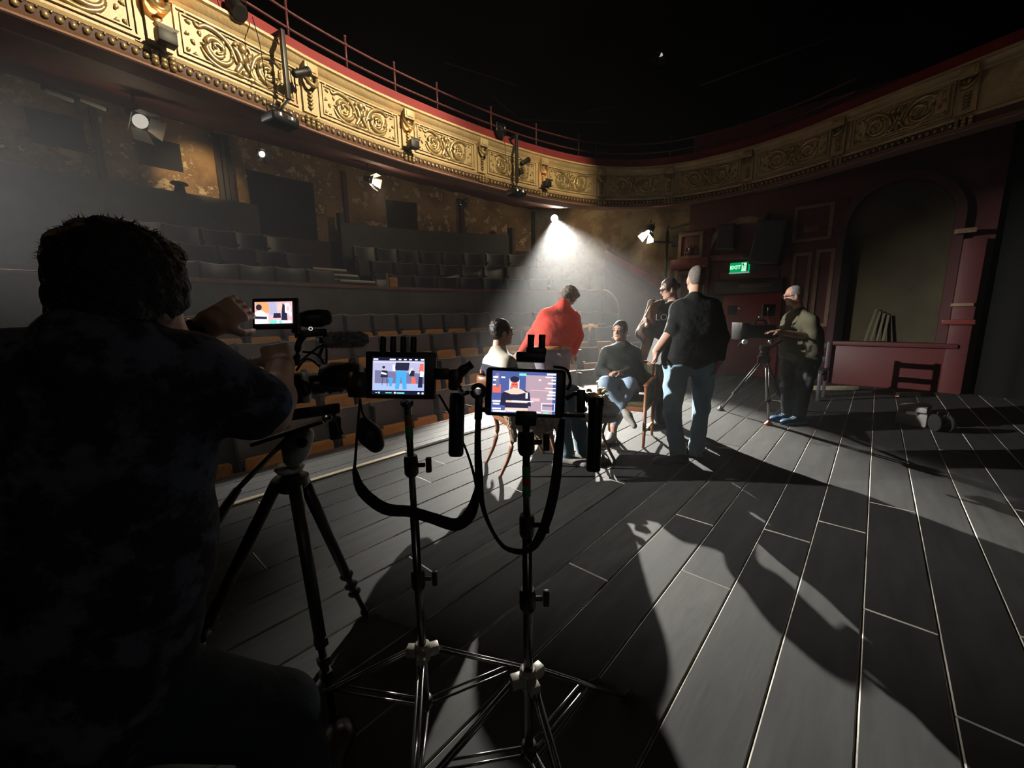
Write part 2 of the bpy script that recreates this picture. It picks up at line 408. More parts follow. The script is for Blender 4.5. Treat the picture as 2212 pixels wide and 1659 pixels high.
def wallpatch(x0, x1, yt, yb, Yv, m, name, proud=.02, parent=None, z1=None, depth_=.05):
    xm = (x0+x1)/2
    # solve the curved wall along each edge of the patch
    def hitx(px, py):
        d = _ray(px, py); r = d[0]/d[1]; x = r*Yv
        for _ in range(40): x = .5*x + .5*r*rowY(Yv, x)
        return x
    ym = (yt+yb)/2; xa = hitx(x0, ym); xb = hitx(x1, ym); xc = (xa+xb)/2
    zt = onY(xm, yt, rowY(Yv, xc)).z; zb = onY(xm, yb, rowY(Yv, xc)).z if z1 is None else z1
    return curved_slab(name, Yv-proud, Yv+depth_, zb, zt, xa, xb, m, n=6, parent=parent)
# dark windows and doorways in the rear wall, with frames
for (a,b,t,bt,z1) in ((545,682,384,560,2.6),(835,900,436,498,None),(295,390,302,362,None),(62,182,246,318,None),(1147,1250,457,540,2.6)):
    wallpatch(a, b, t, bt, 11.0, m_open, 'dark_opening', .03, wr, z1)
wallpatch(1290, 1345, 466, 560, 11.0, mat('pale_plaster',(0.3,0.27,0.21),0.9,color2=(0.2,0.165,0.11),cscale=4,bump=.7,bscale=12), 'plaster_pier', .05, wr, 2.6) if False else None
m_dado = mat('dado_maroon', (0.06,0.022,0.02), .7)
curved_slab('dado', 10.95, 11.1, 2.6, 3.35, -5, 10.4, m_dado, parent=wr)
for (a,b,t,bt) in ((742,750,372,488),(994,1001,440,512),(205,222,235,400)):
    wallpatch(a, b, t, bt, 10.9, m_dado, 'conduit', .05, wr)
for a in (468,480,491):
    wallpatch(a, a+9, 292+ (a-468)*.25, 445, 10.85, mat('iron_column',(0.02,0.015,0.013),.4), 'column_shaft', .09, wr, 2.6)
# upper partitions behind the seats
pl = curved_slab('wall_partition_left', 10.4, 10.46, 2.2, 3.86, -5, 3.3, mat('partition_black',(0.028,0.029,0.029),.6,color2=(.04,.04,.04),cscale=3)); tag(pl, kind='structure')
pr_ = curved_slab('wall_partition_right', 10.2, 10.26, 2.2, 3.72, 5.0, 9.3, MATS['partition_black']); tag(pr_, kind='structure')
MB().box((5.0,10.12,2.2),(5.12,10.3,3.95)).build('post', MATS['partition_black'], pr_)
MB().box((9.2,rowY(10.2,9.25)-.1,2.2),(9.32,rowY(10.2,9.25)+.1,3.9)).build('post', MATS['partition_black'], pr_)
# centre aisle steps with pale nosings
m_nose = mat('pale_step_nosing', (0.5,0.48,0.42), .6)
for i, (xa, xb, yy, z) in enumerate(((4.0,4.75,7.75,2.0),(3.95,4.72,8.2,2.16),(3.85,4.6,8.7,2.32),(3.85,4.6,9.2,2.48))):
    st = MB().box((xa-.15,yy,1.2),(xb+.05,yy+.52,z-.012)).build('aisle_step', m_dark, fl)
    MB().box((xa,yy-.02,z-.05),(xb,yy+.05,z)).build('nosing', m_nose, st, bevel=.005)
# right-hand aisle steps
for i in range(7):
    p = Vector((9.05,3.9,0)).lerp(Vector((9.2,5.6,0)), i/6.0); z = .35 + .16*i
    st = MB().box((8.75,p.y,-.8),(9.95,p.y+.3,z-.01)).build('side_step', m_dark, fl)
    MB().box((8.8,p.y-.015,z-.035),(9.9,p.y+.035,z)).build('nosing', m_nose, st, bevel=.005)
# sloping stair wall at the right
m_maroon = mat('maroon_paint', (0.16,0.035,0.03), .5, color2=(.12,.026,.024), cscale=3)
sw = MB(); pA = onX(1278,528,10.0); pB = onX(1450,628,9.8)
A = Vector((10.05, 5.6, 3.0)); B = Vector((9.95, 3.45, 1.75))
pts_ = [A, B, Vector((B.x,B.y,-.8)), Vector((A.x,A.y,-.8))]
sw.add(pts_ + [p + Vector((.08,0,0)) for p in pts_], [(0,1,2,3),(7,6,5,4),(0,4,5,1),(1,5,6,2),(2,6,7,3),(3,7,4,0)])
swo = sw.build('wall_stair', mat('stair_wall_paint',(0.13,0.07,0.06),.6,color2=(.1,.055,.05),cscale=3)); tag(swo, kind='structure')
MB().bar(A + Vector((0,0,-.02)), B + Vector((0,0,-.02)), .16, .22).build('cap_rail', m_maroon, swo, bevel=.02)
MB().bar(A + Vector((-.06,0,-.42)), B + Vector((-.06,0,-.42)), .05, .05).build('handrail', m_maroon, swo, bevel=.015)
# ---------------------------------------------------------------- right wall (house side, ochre) and proscenium side wall (maroon)
WX = 9.95
wside = MB().box((10.3,3.35,-1),(10.6,8.2,4.75)).build('wall_right', mat('ochre_plaster',(0.26,0.2,0.105),.85,color2=(.17,.11,.055),cscale=2.2,bump=.8,bscale=8,lo=.45,hi=.56,detail=9)); tag(wside, kind='structure')
m_wall = mat('proscenium_maroon', (0.085,0.018,0.018), .55, color2=(.065,.014,.015), cscale=2.5, bump=.15, bscale=20)
m_walld = mat('proscenium_dark_maroon', (0.05,0.012,0.013), .6)
m_gilt = mat('tarnished_gilt', (0.22,0.14,0.08), .5, color2=(.16,.09,.06), cscale=9)
wp = MB().box((WX,-1.25,-.3),(WX+.4,3.42,5.2)).build('wall_proscenium', m_wall); tag(wp, kind='structure')
def wr_(x0, y0_, x1, y1, plane=WX):
    xm=(x0+x1)/2; ym=(y0_+y1)/2
    return onX(x0,ym,plane).y, onX(x1,ym,plane).y, onX(xm,y1,plane).z, onX(xm,y0_,plane).z
def wbox(name, rect, m, proud, parent=wp, bevel=.006, z0=None):
    a,b,zb,zt = wr_(*rect)
    if z0 is not None: zb = z0
    return MB().box((WX-proud,b,zb),(WX+.05,a,zt)).build(name, m, parent, bevel=bevel)
def wframe(name, rect, m, proud=.03, w_=.05, parent=wp):
    a,b,zb,zt = wr_(*rect); f = MB()
    f.box((WX-proud,b,zb),(WX+.01,b+w_,zt)); f.box((WX-proud,a-w_,zb),(WX+.01,a,zt)); f.box((WX-proud,b+w_,zt-w_),(WX+.01,a-w_,zt)); f.box((WX-proud,b+w_,zb),(WX+.01,a-w_,zb+w_))
    return f.build(name, m, parent)
# left pilaster: cornice, framed panels, carved ornament
wbox('pilaster', (1464,500,1530,820), m_wall, .12, z0=0)
wbox('pilaster_cornice', (1456,560,1536,582), mat('maroon_gloss',(.13,.025,.022),.35), .24, bevel=.03)
wframe('panel_frame', (1470,505,1522,560), m_gilt, .15, .07)
wframe('panel_frame', (1468,586,1524,700), m_gilt, .15, .07)
orn = MB(); c0 = onX(1492,545,WX-.17)
for i in range(7):
    a = PI*i/6; orn.ball(c0 + Vector((0, .12*math.cos(a), .13*math.sin(a))), (.03,.035,.05), 8)
orn.ball(c0 + Vector((-.02,0,.05)), (.05,.06,.08), 10); orn.ball(c0, (.04,.14,.03), 10)
orn.build('carved_ornament', mat('carved_maroon',(.14,.05,.045),.3), wp, smooth=True)
# arch over the door
def arch(name, c, r, wdt, dep, m, a0, a1, proud, n=22, parent=wp):
    v=[]; 
    for i in range(n+1):
        t=a0+(a1-a0)*i/n
        for rr in (r, r+wdt):
            for xx in (WX-proud, WX-proud+dep): v.append((xx, c[0]+rr*math.cos(t), c[1]+rr*math.sin(t)))
    f=[]
    for i in range(n):
        o=i*4; f += [(o,o+2,o+6,o+4),(o+1,o+5,o+7,o+3),(o,o+4,o+5,o+1),(o+2,o+3,o+7,o+6)]
    f += [(0,1,3,2),(n*4,n*4+2,n*4+3,n*4+1)]
    return MB().add(v,f).build(name, m, parent, autosmooth=40, smooth=True)
ya,yb,zb,zt = wr_(1528,470,1694,545)
cY=(ya+yb)/2; rr=(ya-yb)/2-.1
arch('arch_moulding', (cY, zb-.05), rr, .13, .12, m_gilt, 0, PI, .1)
wbox('impost_band', (1522,545,1700,560), MATS['maroon_gloss'], .1, bevel=.02)
# doorway: recess, lintel bar, red door with plate
ya,yb,zb,zt = wr_(1548,608,1690,815)
wbox('lintel', (1548,604,1694,634), mat('black_lintel',(.012,.011,.011),.45), .14, bevel=.02)
wbox('lintel_strip', (1600,612,1672,622), mat('lintel_edge',(.05,.047,.043),.35), .16)
wbox('transom', (1556,585,1684,606), m_wall, .05)
d1 = wbox('door_1', (1558,634,1682,818), mat('red_door_paint',(.30,.05,.045),.36,color2=(.25,.042,.04),cscale=4), .06, None, z0=0.01); tag(d1, kind='structure')
a,b,zb,zt = wr_(1574,660,1593,680); MB().box((WX-.08,b,zb),(WX-.055,a,zt)).build('door_plate', mat('door_plate_black',(.012,.01,.01),.5), d1, bevel=.004)
a,b,zb,zt = wr_(1596,664,1601,668); MB().box((WX-.1,b,zb),(WX-.055,a,zt)).build('door_lock', mat('chrome_small',(.7,.7,.7),.2,1.0), d1, bevel=.004)
# pilaster with framed panels between door and niche
wbox('pilaster', (1702,440,1812,830), m_wall, .1, z0=0)
wframe('panel_frame', (1708,548,1748,715), m_gilt, .13, .06)
wframe('panel_frame', (1757,540,1797,705), m_gilt, .13, .06)
wframe('panel_frame', (1716,445,1800,522), m_gilt, .13, .06)
wbox('panel_ornament', (1738,488,1772,502), MATS['carved_maroon'], .14)
# arched niche
ya,yb,zb,zt = wr_(1822,395,2046,742)
cY=(ya+yb)/2; R_=(ya-yb)/2; zc=zt-R_
m_niche = mat('niche_olive', (.06,.05,.022), .9, color2=(.035,.028,.016), cscale=1.6, bump=.4, bscale=5)
nm = MB(); poly=[(ya,zb),(yb,zb)] + [(cY - R_*math.cos(PI*i/20), zc+R_*math.sin(PI*i/20)) for i in range(21)]
nm.prism(poly, (WX-.012,0,0), Vector((0,1,0)), Vector((0,0,1)), Vector((.02,0,0))); nm.build('niche_back', m_niche, wp)
arch('arch_moulding', (cY, zc), R_, .12, .16, m_walld, 0, PI, .14)
MB().box((WX-.14,ya,zb),(WX+.01,ya+.12,zc)).box((WX-.14,yb-.12,zb),(WX+.01,yb,zc)).build('niche_jamb', m_walld, wp)
wbox('niche_drape', (1812,520,1832,742), m_under, .16)
wbox('wainscot', (1800,746,2062,862), mat('wainscot_maroon',(.10,.022,.022),.5,color2=(.085,.02,.02),cscale=3), .2, z0=0, bevel=.02)
wbox('wainscot_cap', (1800,738,2066,748), m_wall, .26, bevel=.02)
wbox('pilaster', (2050,520,2098,860), m_wall, .22, z0=0)
wbox('pilaster_band', (2030,690,2100,700), MATS['maroon_gloss'], .3); wbox('pilaster_band', (2050,655,2098,662), m_gilt, .26); wbox('pilaster_band', (2058,498,2104,508), m_gilt, .28)
# pale bare strips at the foot of the wall
for i,(x0,y0_,x1,y1) in enumerate(((1752,828,1852,842),(1938,848,1985,857))):
    p=gnd(x0,y1); q=gnd(x1,y1)
    t_=MB().bar((p.x+.02,p.y,.03),(q.x+.02,q.y,.03),.07,.07).build('trim_%d'%(4+i), m_pale, bevel=.006); tag(t_, kind='structure')
# black masking drape beyond the proscenium, drapes behind the camera side, dark ceiling
m_drape = mat('black_drape', (.008,.008,.008), .95, spec=.1)
dr = MB(); vs=[]; n=40
for i in range(n+1):
    x = 9.8 - 3.6*i/n*0.25; y = -1.3 - 5.0*i/n; o=.05*math.sin(i*2.1)
    vs += [(x+o,y,-.02),(x+o,y,7)]
dr.add(vs,[(i*2,i*2+2,i*2+3,i*2+1) for i in range(n)]); dro=dr.build('wall_drape', m_drape, smooth=True); tag(dro, kind='structure')
ce = MB().box((-7,-7,10.2),(13,15,10.4)).build('ceiling', m_under); tag(ce, kind='structure')
wu = curved_slab('wall_upper', 12.0, 12.2, 5.4, 10.2, -6, 12.5, m_under); tag(wu, kind='structure')
wur = MB().box((12.5,-6,4.9),(12.7,11.5,10.2)).build('wall_upper_right', m_under); tag(wur, kind='structure')
wl = MB().box((-5.2,4,-1),(-5.0,12,10.2)).build('wall_left', mat('left_wall_dark',(.03,.02,.016),.8)); tag(wl, kind='structure')

# ================================================================= BALCONY
_bp = [(-4.2,4.95),(-2,5.18),(0.08,5.36),(0.96,5.48),(1.91,5.62),(2.75,5.78),(4.01,5.86),(5.75,5.76),(7.31,5.5),(8.64,4.98),(9.55,4.0),(9.82,2.76),(9.66,1.63),(9.3,.75),(8.9,-.1),(8.5,-1.0),(8.1,-1.9)]
_cp = catmull([(a,b,0) for a,b in _bp], 16)
_cs = [0.0]
for a_, b_ in zip(_cp, _cp[1:]): _cs.append(_cs[-1] + (b_-a_).length)
def bal(s, w=0.0, z=0.0):
    s = min(max(s, 0.0), _cs[-1]-1e-4)
    i = max(k for k in range(0, len(_cs)-1) if _cs[k] <= s) if False else int(np.searchsorted(_cs, s, 'right')-1)
    t = (s-_cs[i])/(_cs[i+1]-_cs[i]); p = _cp[i].lerp(_cp[i+1], t)
    d0 = (_cp[min(i+1,len(_cp)-1)]-_cp[max(i-1,0)]).normalized(); d1 = (_cp[min(i+2,len(_cp)-1)]-_cp[i]).normalized()
    d = d0.lerp(d1, t).normalized(); nrm = Vector((d.y, -d.x, 0))
    return Vector((p.x,p.y,z)) + nrm*w
STOT = _cs[-1]
def bal_s(px, py):                      # arc length where a pixel's line of sight crosses the balcony front
    d = _ray(px, py); r = Vector((d[0],d[1])); best=None
    for i in range(len(_cp)-1):
        a=_cp[i].xy; b=_cp[i+1].xy; e=b-a; den = r.x*(-e.y)+e.x*r.y
        if abs(den)<1e-9: continue
        t=(a.x*(-e.y)+e.x*a.y)/den; u=(r.x*a.y-r.y*a.x)/den
        if t>0 and 0<=u<=1: return _cs[i]+u*(_cs[i+1]-_cs[i])
    return None
m_gold = mat('gilded_plaster', (.72,.55,.30), .42, color2=(.6,.43,.21), cscale=5, bump=.25, bscale=30, metal=.0, spec=.6)
m_goldh = mat('burnished_gold', (.72,.55,.28), .3, metal=.6, color2=(.5,.36,.16), cscale=14)
m_goldd = mat('gilt_dark_brown', (.20,.10,.045), .55)  # dark brown of the fillet below the egg band
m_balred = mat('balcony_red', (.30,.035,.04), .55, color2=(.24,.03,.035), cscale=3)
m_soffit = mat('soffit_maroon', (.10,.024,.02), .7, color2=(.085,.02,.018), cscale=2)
m_lip = mat('pale_lip', (.42,.25,.2), .45)
balc = empty('balcony', bal(8, 0, 3.8), 'curved gilded theatre balcony with scrollwork panels above the stalls', 'balcony')
def sweep(name, prof, m, s0=0.0, s1=STOT, n=110, parent=balc, closed=True):
    vs=[]; L=len(prof)
    for i in range(n+1):
        s=s0+(s1-s0)*i/n
        for w_,z in prof: vs.append(bal(s,w_,z))
    rng = L if closed else L-1
    fs=[(i*L+k, i*L+(k+1)%L, (i+1)*L+(k+1)%L, (i+1)*L+k) for i in range(n) for k in range(rng)]
    if closed: fs += [tuple(range(L-1,-1,-1)), tuple(n*L+k for k in range(L))]
    return MB().add(vs,fs).build(name, m, parent, smooth=True, autosmooth=30)
sweep('fascia', [(-.25,3.84),(-.04,3.84),(-.04,4.56),(-.25,4.56)], m_gold)
sweep('lip_moulding', [(-.25,3.79),(.02,3.79),(.035,3.80),(.02,3.825),(-.25,3.825)], m_lip)
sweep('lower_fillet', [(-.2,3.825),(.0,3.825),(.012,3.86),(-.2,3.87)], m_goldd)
sweep('bed_moulding', [(-.2,3.955),(.0,3.955),(.015,3.985),(-.02,4.0),(-.2,4.0)], m_gold)
sweep('cornice', [(-.25,4.53),(-.01,4.53),(.03,4.56),(.05,4.60),(.075,4.615),(.075,4.645),(-.25,4.645)], m_gold)
sweep('cornice_shadow_cove', [(-.1,4.50),(-.02,4.50),(-.004,4.53),(-.1,4.53)], m_gold)
sweep('parapet_band', [(-.25,4.645),(.0,4.645),(-.06,4.84),(-.25,4.85)], m_balred)
sweep('egg_ground', [(-.1,3.865),(-.006,3.868),(-.006,3.957),(-.1,3.957)], mat('egg_ground_maroon',(.07,.022,.015),.6))
# soffit rising to the rear wall
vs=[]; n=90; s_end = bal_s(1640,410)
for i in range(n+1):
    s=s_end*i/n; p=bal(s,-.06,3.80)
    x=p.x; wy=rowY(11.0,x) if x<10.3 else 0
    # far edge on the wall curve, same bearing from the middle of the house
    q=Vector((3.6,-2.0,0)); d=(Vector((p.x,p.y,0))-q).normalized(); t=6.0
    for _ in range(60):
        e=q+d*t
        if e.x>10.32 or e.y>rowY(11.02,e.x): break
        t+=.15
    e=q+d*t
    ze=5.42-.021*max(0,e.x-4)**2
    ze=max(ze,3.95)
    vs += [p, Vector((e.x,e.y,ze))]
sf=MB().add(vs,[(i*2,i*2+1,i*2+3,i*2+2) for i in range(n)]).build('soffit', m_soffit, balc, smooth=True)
C0, CW = 5.08, 1.553
cs0 = bal_s(880,275) - 2*CW
corb=[cs0+CW*k for k in range(-3,10)]
def spiral(c, r0, turns, a0, sgn, n=30, shrink=.22):
    return [(c[0]+ (r0*(1-(1-shrink)*i/n))*math.cos(a0+sgn*turns*2*PI*i/n), c[1]+(r0*(1-(1-shrink)*i/n))*math.sin(a0+sgn*turns*2*PI*i/n)) for i in range(n+1)]
def relief(sc, hw, parent, name):
    m=MB()
    def mp(pts,w0=-.035): return [bal(sc+u,w0,4.27+v) for u,v in pts]
    def stroke(pts,r,n=6): 
        rs=[r*1.3*(.35+.65*math.sin(PI*min(1,max(0,.12+.85*i/(len(pts)-1)))))*1.0 for i in range(len(pts))]
        m.tube(mp(pts), rs, n)
    k=hw/.62
    for sg in (-1,1):
        stroke([(sg*(.29*k+ (x)),y) for x,y in spiral((0,0),.155,1.35,PI*.1 if sg>0 else PI*.9,-sg)],.026)
        stroke([(sg*(.29*k+x),y) for x,y in spiral((0,0),.085,1.0,PI*1.2 if sg>0 else -PI*.2,sg,16,.4)],.017)
        # outer branch with leaves
        br=[(sg*x*k,y) for x,y in ((.08,-.06),(.13,.06),(.2,.13),(.3,.17),(.4,.17),(.47,.13),(.5,.17))]
        stroke([(p.x,p.y) for p in catmull([(a,b,0) for a,b in br],4)],.022)
        lo=[(sg*x*k,y) for x,y in ((.05,-.15),(.15,-.17),(.28,-.18),(.4,-.13),(.46,-.05))]
        stroke([(p.x,p.y) for p in catmull([(a,b,0) for a,b in lo],4)],.02)
        for (x,y,a,l) in ((.2,.06,1.0,.06),(.36,.07,2.2,.05),(.4,-.03,.3,.06),(.33,-.1,-.6,.06),(.2,-.08,-2.2,.05),(.29,.0,.5,.05),(.45,.05,1.2,.05),(.24,.14,1.8,.05),(.15,-.02,2.6,.05),(.54,.12,.4,.05),(.56,.02,-.3,.045),(.52,-.06,.9,.05),(.57,-.12,-.8,.045),(.5,-.16,.2,.045),(.58,.17,1.3,.04)):
            a2=a if sg>0 else PI-a
            p0=(sg*x*k,y); p1=(p0[0]+l*math.cos(a2),p0[1]+l*math.sin(a2)); pm=((p0[0]+p1[0])/2,(p0[1]+p1[1])/2+.012)
            m.tube(mp([p0,pm,p1]),[.008,.021,.005],6)
        # lyre arms of the centre motif
        ly=[(sg*x*k,y) for x,y in ((.03,-.17),(.1,-.16),(.07,-.1),(.03,-.03),(.06,.06),(.1,.1),(.06,.16),(.02,.13))]
        stroke([(p.x,p.y) for p in catmull([(a,b,0) for a,b in ly],4)],.024)
    m.ball(bal(sc,-.03,4.27+.13),(.045,.03,.055),10); m.ball(bal(sc,-.03,4.27+.03),(.035,.03,.05),8); m.ball(bal(sc,-.03,4.27-.13),(.04,.025,.035),8)
    return m.build(name, m_goldh, parent, smooth=True)
def sframe(m, s0, s1, z0, z1, wd, w0, w1, n=8):
    for (a,b,c,d) in ((s0,s1,z0,z0+wd),(s0,s1,z1-wd,z1),(s0,s0+wd,z0,z1),(s1-wd,s1,z0,z1)):
        k = n if b-a>.2 else 1; vs=[]
        for i in range(k+1):
            s=a+(b-a)*i/k; vs += [bal(s,w0,c),bal(s,w1,c),bal(s,w1,d),bal(s,w0,d)]
        m.add(vs,[(i*4+q,i*4+(q+1)%4,i*4+4+(q+1)%4,i*4+4+q) for i in range(k) for q in range(4)]+[(3,2,1,0),(k*4,k*4+1,k*4+2,k*4+3)])
for k in range(len(corb)-1):
    s0,s1=corb[k]+.115,corb[k+1]-.115; sc=(s0+s1)/2; hw=(s1-s0)/2
    pn=MB(); sframe(pn,s0+.03,s1-.03,4.045,4.495,.022,-.045,-.018); pno=pn.build('panel_frame', m_gold, balc)
    pi=MB(); sframe(pi,s0+.085,s1-.085,4.095,4.455,.014,-.045,-.022); pi.build('inner_frame', m_gold, pno)
    relief(sc,hw-.1,pno,'scroll_relief')
    # egg moulding and dentils of this bay
    eg=MB(); ne=17
    for i in range(ne):
        s=corb[k]+.09+(CW-.18)*(i+.5)/ne
        eg.ball(bal(s,.004,3.905),(.028,.024,.033),6)
        a=bal(s+.04,.0,3.945); eg.ball(a,(.012,.012,.018),5)
    e=eg.build('egg_moulding', m_goldh, balc, smooth=True); tag(e, kind='stuff')
UPLIT = (-1,2,4)
for k,s in enumerate(corb):
    cb=MB()
    def cbox(sa,sb,wa,wb,za,zb): 
        cb.add([bal(sa,wa,za),bal(sb,wa,za),bal(sb,wb,za),bal(sa,wb,za),bal(sa,wa,zb),bal(sb,wa,zb),bal(sb,wb,zb),bal(sa,wb,zb)],[(0,3,2,1),(4,5,6,7),(0,1,5,4),(1,2,6,5),(2,3,7,6),(3,0,4,7)])
    cbox(s-.095,s+.095,-.06,-.005,4.02,4.53)
    cbo=cb.build('corbel', m_gold, balc)
    cb=MB(); cbox(s-.09,s+.09,-.03,.085,4.45,4.58); cbox(s-.06,s+.06,.085,.095,4.475,4.555); cb.build('corbel_block', m_gold, cbo, bevel=.004)
    cb=MB(); cb.tube([bal(s-.085,.03,4.46),bal(s-.08,.06,4.39),bal(s-.04,.085,4.335),bal(s,.09,4.32),bal(s+.04,.085,4.335),bal(s+.08,.06,4.39),bal(s+.085,.03,4.46)],[.018,.024,.028,.03,.028,.024,.018],8)
    cb.ball(bal(s,.03,4.41),(.04,.03,.04),8); cb.build('corbel_swag', m_goldh, cbo, smooth=True)
    cb=MB()
    for i in range(5): cb.tube([bal(s-.035,0,4.27-.045*i),bal(s,.022,4.255-.045*i),bal(s+.035,0,4.285-.045*i)],[.01,.02,.008],6)
    cb.build('corbel_husks', m_goldh, cbo, smooth=True)
    cb=MB(); 
    for i in range(9): cb.ball(bal(s-.07+.14*(i%3)/2,.02,3.87+.04*(i//3)),(.035,.03,.028),6)
    cb.build('lip_rosette', m_goldh, cbo, smooth=True)
# corbel uplighters
UP=[(346,78),(884,292),(1184,418)]
for i,(px,py) in enumerate(UP):
    s=min(corb, key=lambda c: abs(c-bal_s(px,py-5)))
    c=bal(s,.14,4.06); u=(bal(s+.05,.14,4.06)-c).normalized(); nn=Vector((u.y,-u.x,0))
    r=empty('uplighter', c, ('black box uplighter on the leftmost balcony corbel in view','black box uplighter on a middle balcony corbel, right of the hanging bar','small black box uplighter on a corbel above the bright lamp')[i], 'lamp', 'corbel uplighters')
    MB().obox(c,u*.075,nn*.06,Vector((0,0,.055))).build('housing', mat('matt_black_metal',(.012,.012,.012),.5), r, bevel=.006)
    MB().prism([(-.075,0),(.075,0),(.095,.03),(-.095,.03)], c+Vector((0,0,.055))+nn*.06, u, Vector((0,0,1)), nn*.008).build('flap', MATS['matt_black_metal'], r)
    MB().obox(c+Vector((0,0,.056))-nn*.02,u*.05,nn*.02,Vector((0,0,.004))).build('lens', mat('uplight_lens',(1,.6,.3),.3,emit=(1,.45,.15),estr=14), r)
    l=bpy.data.lights.new('uplight','SPOT'); l.energy=(5,2.5,1.5)[i]; l.spot_size=math.radians(100); l.spot_blend=.6; l.color=(1,.45,.16); l.shadow_soft_size=.04
    lo=bpy.data.objects.new('uplight',l); COL.objects.link(lo); lo.location=c+Vector((0,0,.075))-nn*.02; lo.rotation_euler=(PI,0,0)
    attach(lo, r)
# railing on top of the balcony
rl=empty('balcony_railing', bal(8,-.18,4.85), 'dark red pipe railing running along the top of the balcony', 'railing')
m_rail=mat('dark_red_pipe',(.10,.025,.028),.45); 
for z in (5.0,5.2):
    MB().tube([bal(STOT*i/120*.86,-.17,z) for i in range(121)],.018,8).build('rail', m_rail, rl, smooth=True)
ps=[bal_s(x,y) for x,y in ((644,110),(867,190),(1073,270),(1169,300),(1259,330),(1294,335),(1447,340))]
ps += [ps[0]-1.55, ps[0]-.75, ps[0]+.8, ps[1]+.8, ps[-1]+1.3]
for s in ps:
    MB().cyl(bal(s,-.17,4.82),bal(s,-.17,5.29),.017,n=8).ball(bal(s,-.17,5.2),.028,8).ball(bal(s,-.17,5.0),.028,8).ball(bal(s,-.17,5.3),.024,8).build('post', m_rail, rl, smooth=True)

# ================================================================= THEATRE SEATS
m_seatback = mat('seat_back_brown', (.045,.036,.036), .45, color2=(.065,.054,.053), cscale=3.5, bump=.15, bscale=25)
m_seatedge = mat('worn_seat_edge', (.36,.29,.2), .5)
m_flap = mat('orange_plywood', (.66,.31,.08), .4, color2=(.52,.225,.05), cscale=3, stretch=(1,1,6), bump=.1)
m_iron = mat('seat_iron', (.03,.026,.025), .45, .3)
m_blackseat = mat('black_seat', (.022,.022,.023), .4)
def seat_proto(kind):
    r=empty('theatre_seat',(0,0,0))
    # origin: back top centre line; seat faces -Y
    n=10; vs=[]; ve=[]
    for i in range(n+1):
        u=-.255+.51*i/n; y=.05-.05*(1-(u/.255)**2)*-1 ; y=.045*(1-(u/.255)**2); ztop=-.022*(1-(u/.255)**2)
        vs += [(u,y,-.44),(u,y+.028,-.44),(u,y+.068,ztop),(u,y+.04,ztop)]
        ve += [(u,y+.036,ztop),(u,y+.072,ztop),(u,y+.072,ztop+.011),(u,y+.036,ztop+.011)]
    fs=[(i*4+k,i*4+(k+1)%4,i*4+4+(k+1)%4,i*4+4+k) for i in range(n) for k in range(4)]+[(3,2,1,0),(n*4,n*4+1,n*4+2,n*4+3)]
    MB().add(vs,fs).build('backrest', m_seatback if kind==0 else m_blackseat, r, smooth=True, autosmooth=40, local=True)
    MB().add(ve,fs).build('top_edge', m_seatedge if kind==0 else mat('black_seat_edge',(.2,.2,.19),.3), r, smooth=True, autosmooth=40, local=True)
    # tipped-up seat: rounded plywood panel
    poly=[]; W,H,rd=.205,.40,.04
    for cx_,cy_,a0 in ((W-rd,-rd,0),(-W+rd,-rd,PI/2),(-W+rd,-H+rd,PI),(W-rd,-H+rd,1.5*PI)):
        for i in range(5): a=a0+PI/2*i/4; poly.append((cx_+rd*math.cos(a),cy_+rd*math.sin(a)))
    MB().prism(poly,(0,-.10,-.325),Vector((1,0,0)),Vector((0,.12,1)).normalized(),Vector((0,.05,0))).build('seat_flap', m_flap if kind==0 else m_blackseat, r, bevel=.006, seg=1, local=True)
    a=MB().box((-.275,-.13,-.86),(-.245,.04,-.36)); a.box((-.275,-.10,-.36),(-.245,.075,-.03))
    a.build('standard', m_iron, r, bevel=.008, seg=1, local=True)
    b=MB().box((-.285,-.26,-.30),(-.235,.02,-.275)); b.build('armrest', m_iron if kind==0 else m_blackseat, r, bevel=.008, seg=1, local=True)
    return r
sp=[seat_proto(0), seat_proto(1)]; used=[False,False]
ORD=['first','second','third','fourth','fifth','sixth','seventh','eighth','ninth','tenth','eleventh','twelfth','thirteenth','fourteenth','fifteenth','sixteenth','seventeenth','eighteenth','nineteenth','twentieth']
ROWN=['back stalls row below the parapet','second stalls row from the parapet','third stalls row from the parapet','front stalls row by the stage']
def place_seat(kind, x, Yv, z, label, group):
    loc=(x,rowY(Yv,x),z); rz=rowA(Yv,x)
    if not used[kind]:
        used[kind]=True; o=sp[kind]; o.location=loc; o.rotation_euler=(0,0,rz)
    else: o=clone(sp[kind],loc,rz)
    tag(o,label,'seat',group); return o
SX=[(4.17,.5,9.0),(4.92,.2,8.9),(5.07,.2,8.7),(2.35,.2,8.4)]
for ri,((Yv,zt),(xc,xa,xb)) in enumerate(zip(ROWS,SX)):
    k0=math.ceil((xa-xc)/.52); k1=math.floor((xb-xc)/.52)
    xs=[xc+.52*k for k in range(k0,k1+1)]
    for j,x in enumerate(xs):
        place_seat(0,x,Yv,zt,'brown tip-up seat, %s from the left, %s'%(ORD[min(j,19)],ROWN[ri]),'tip-up seats in the stalls')
UN=['front upper row','middle upper row','back upper row']
for ri,(Yv,zt) in enumerate(((8.0,2.30),(8.8,2.68),(9.6,3.10))):
    for side,(xa,n) in enumerate(((3.5-.07*ri,5),(5.2+.02*ri,8))):
        for j in range(n):
            x=xa-.54*j if side==0 else xa+.54*j
            place_seat(1,x,Yv,zt,'black theatre seat %s from the aisle steps, %s, %s block'%(ORD[j],UN[ri],('left','right')[side]),'black seats behind the parapet')
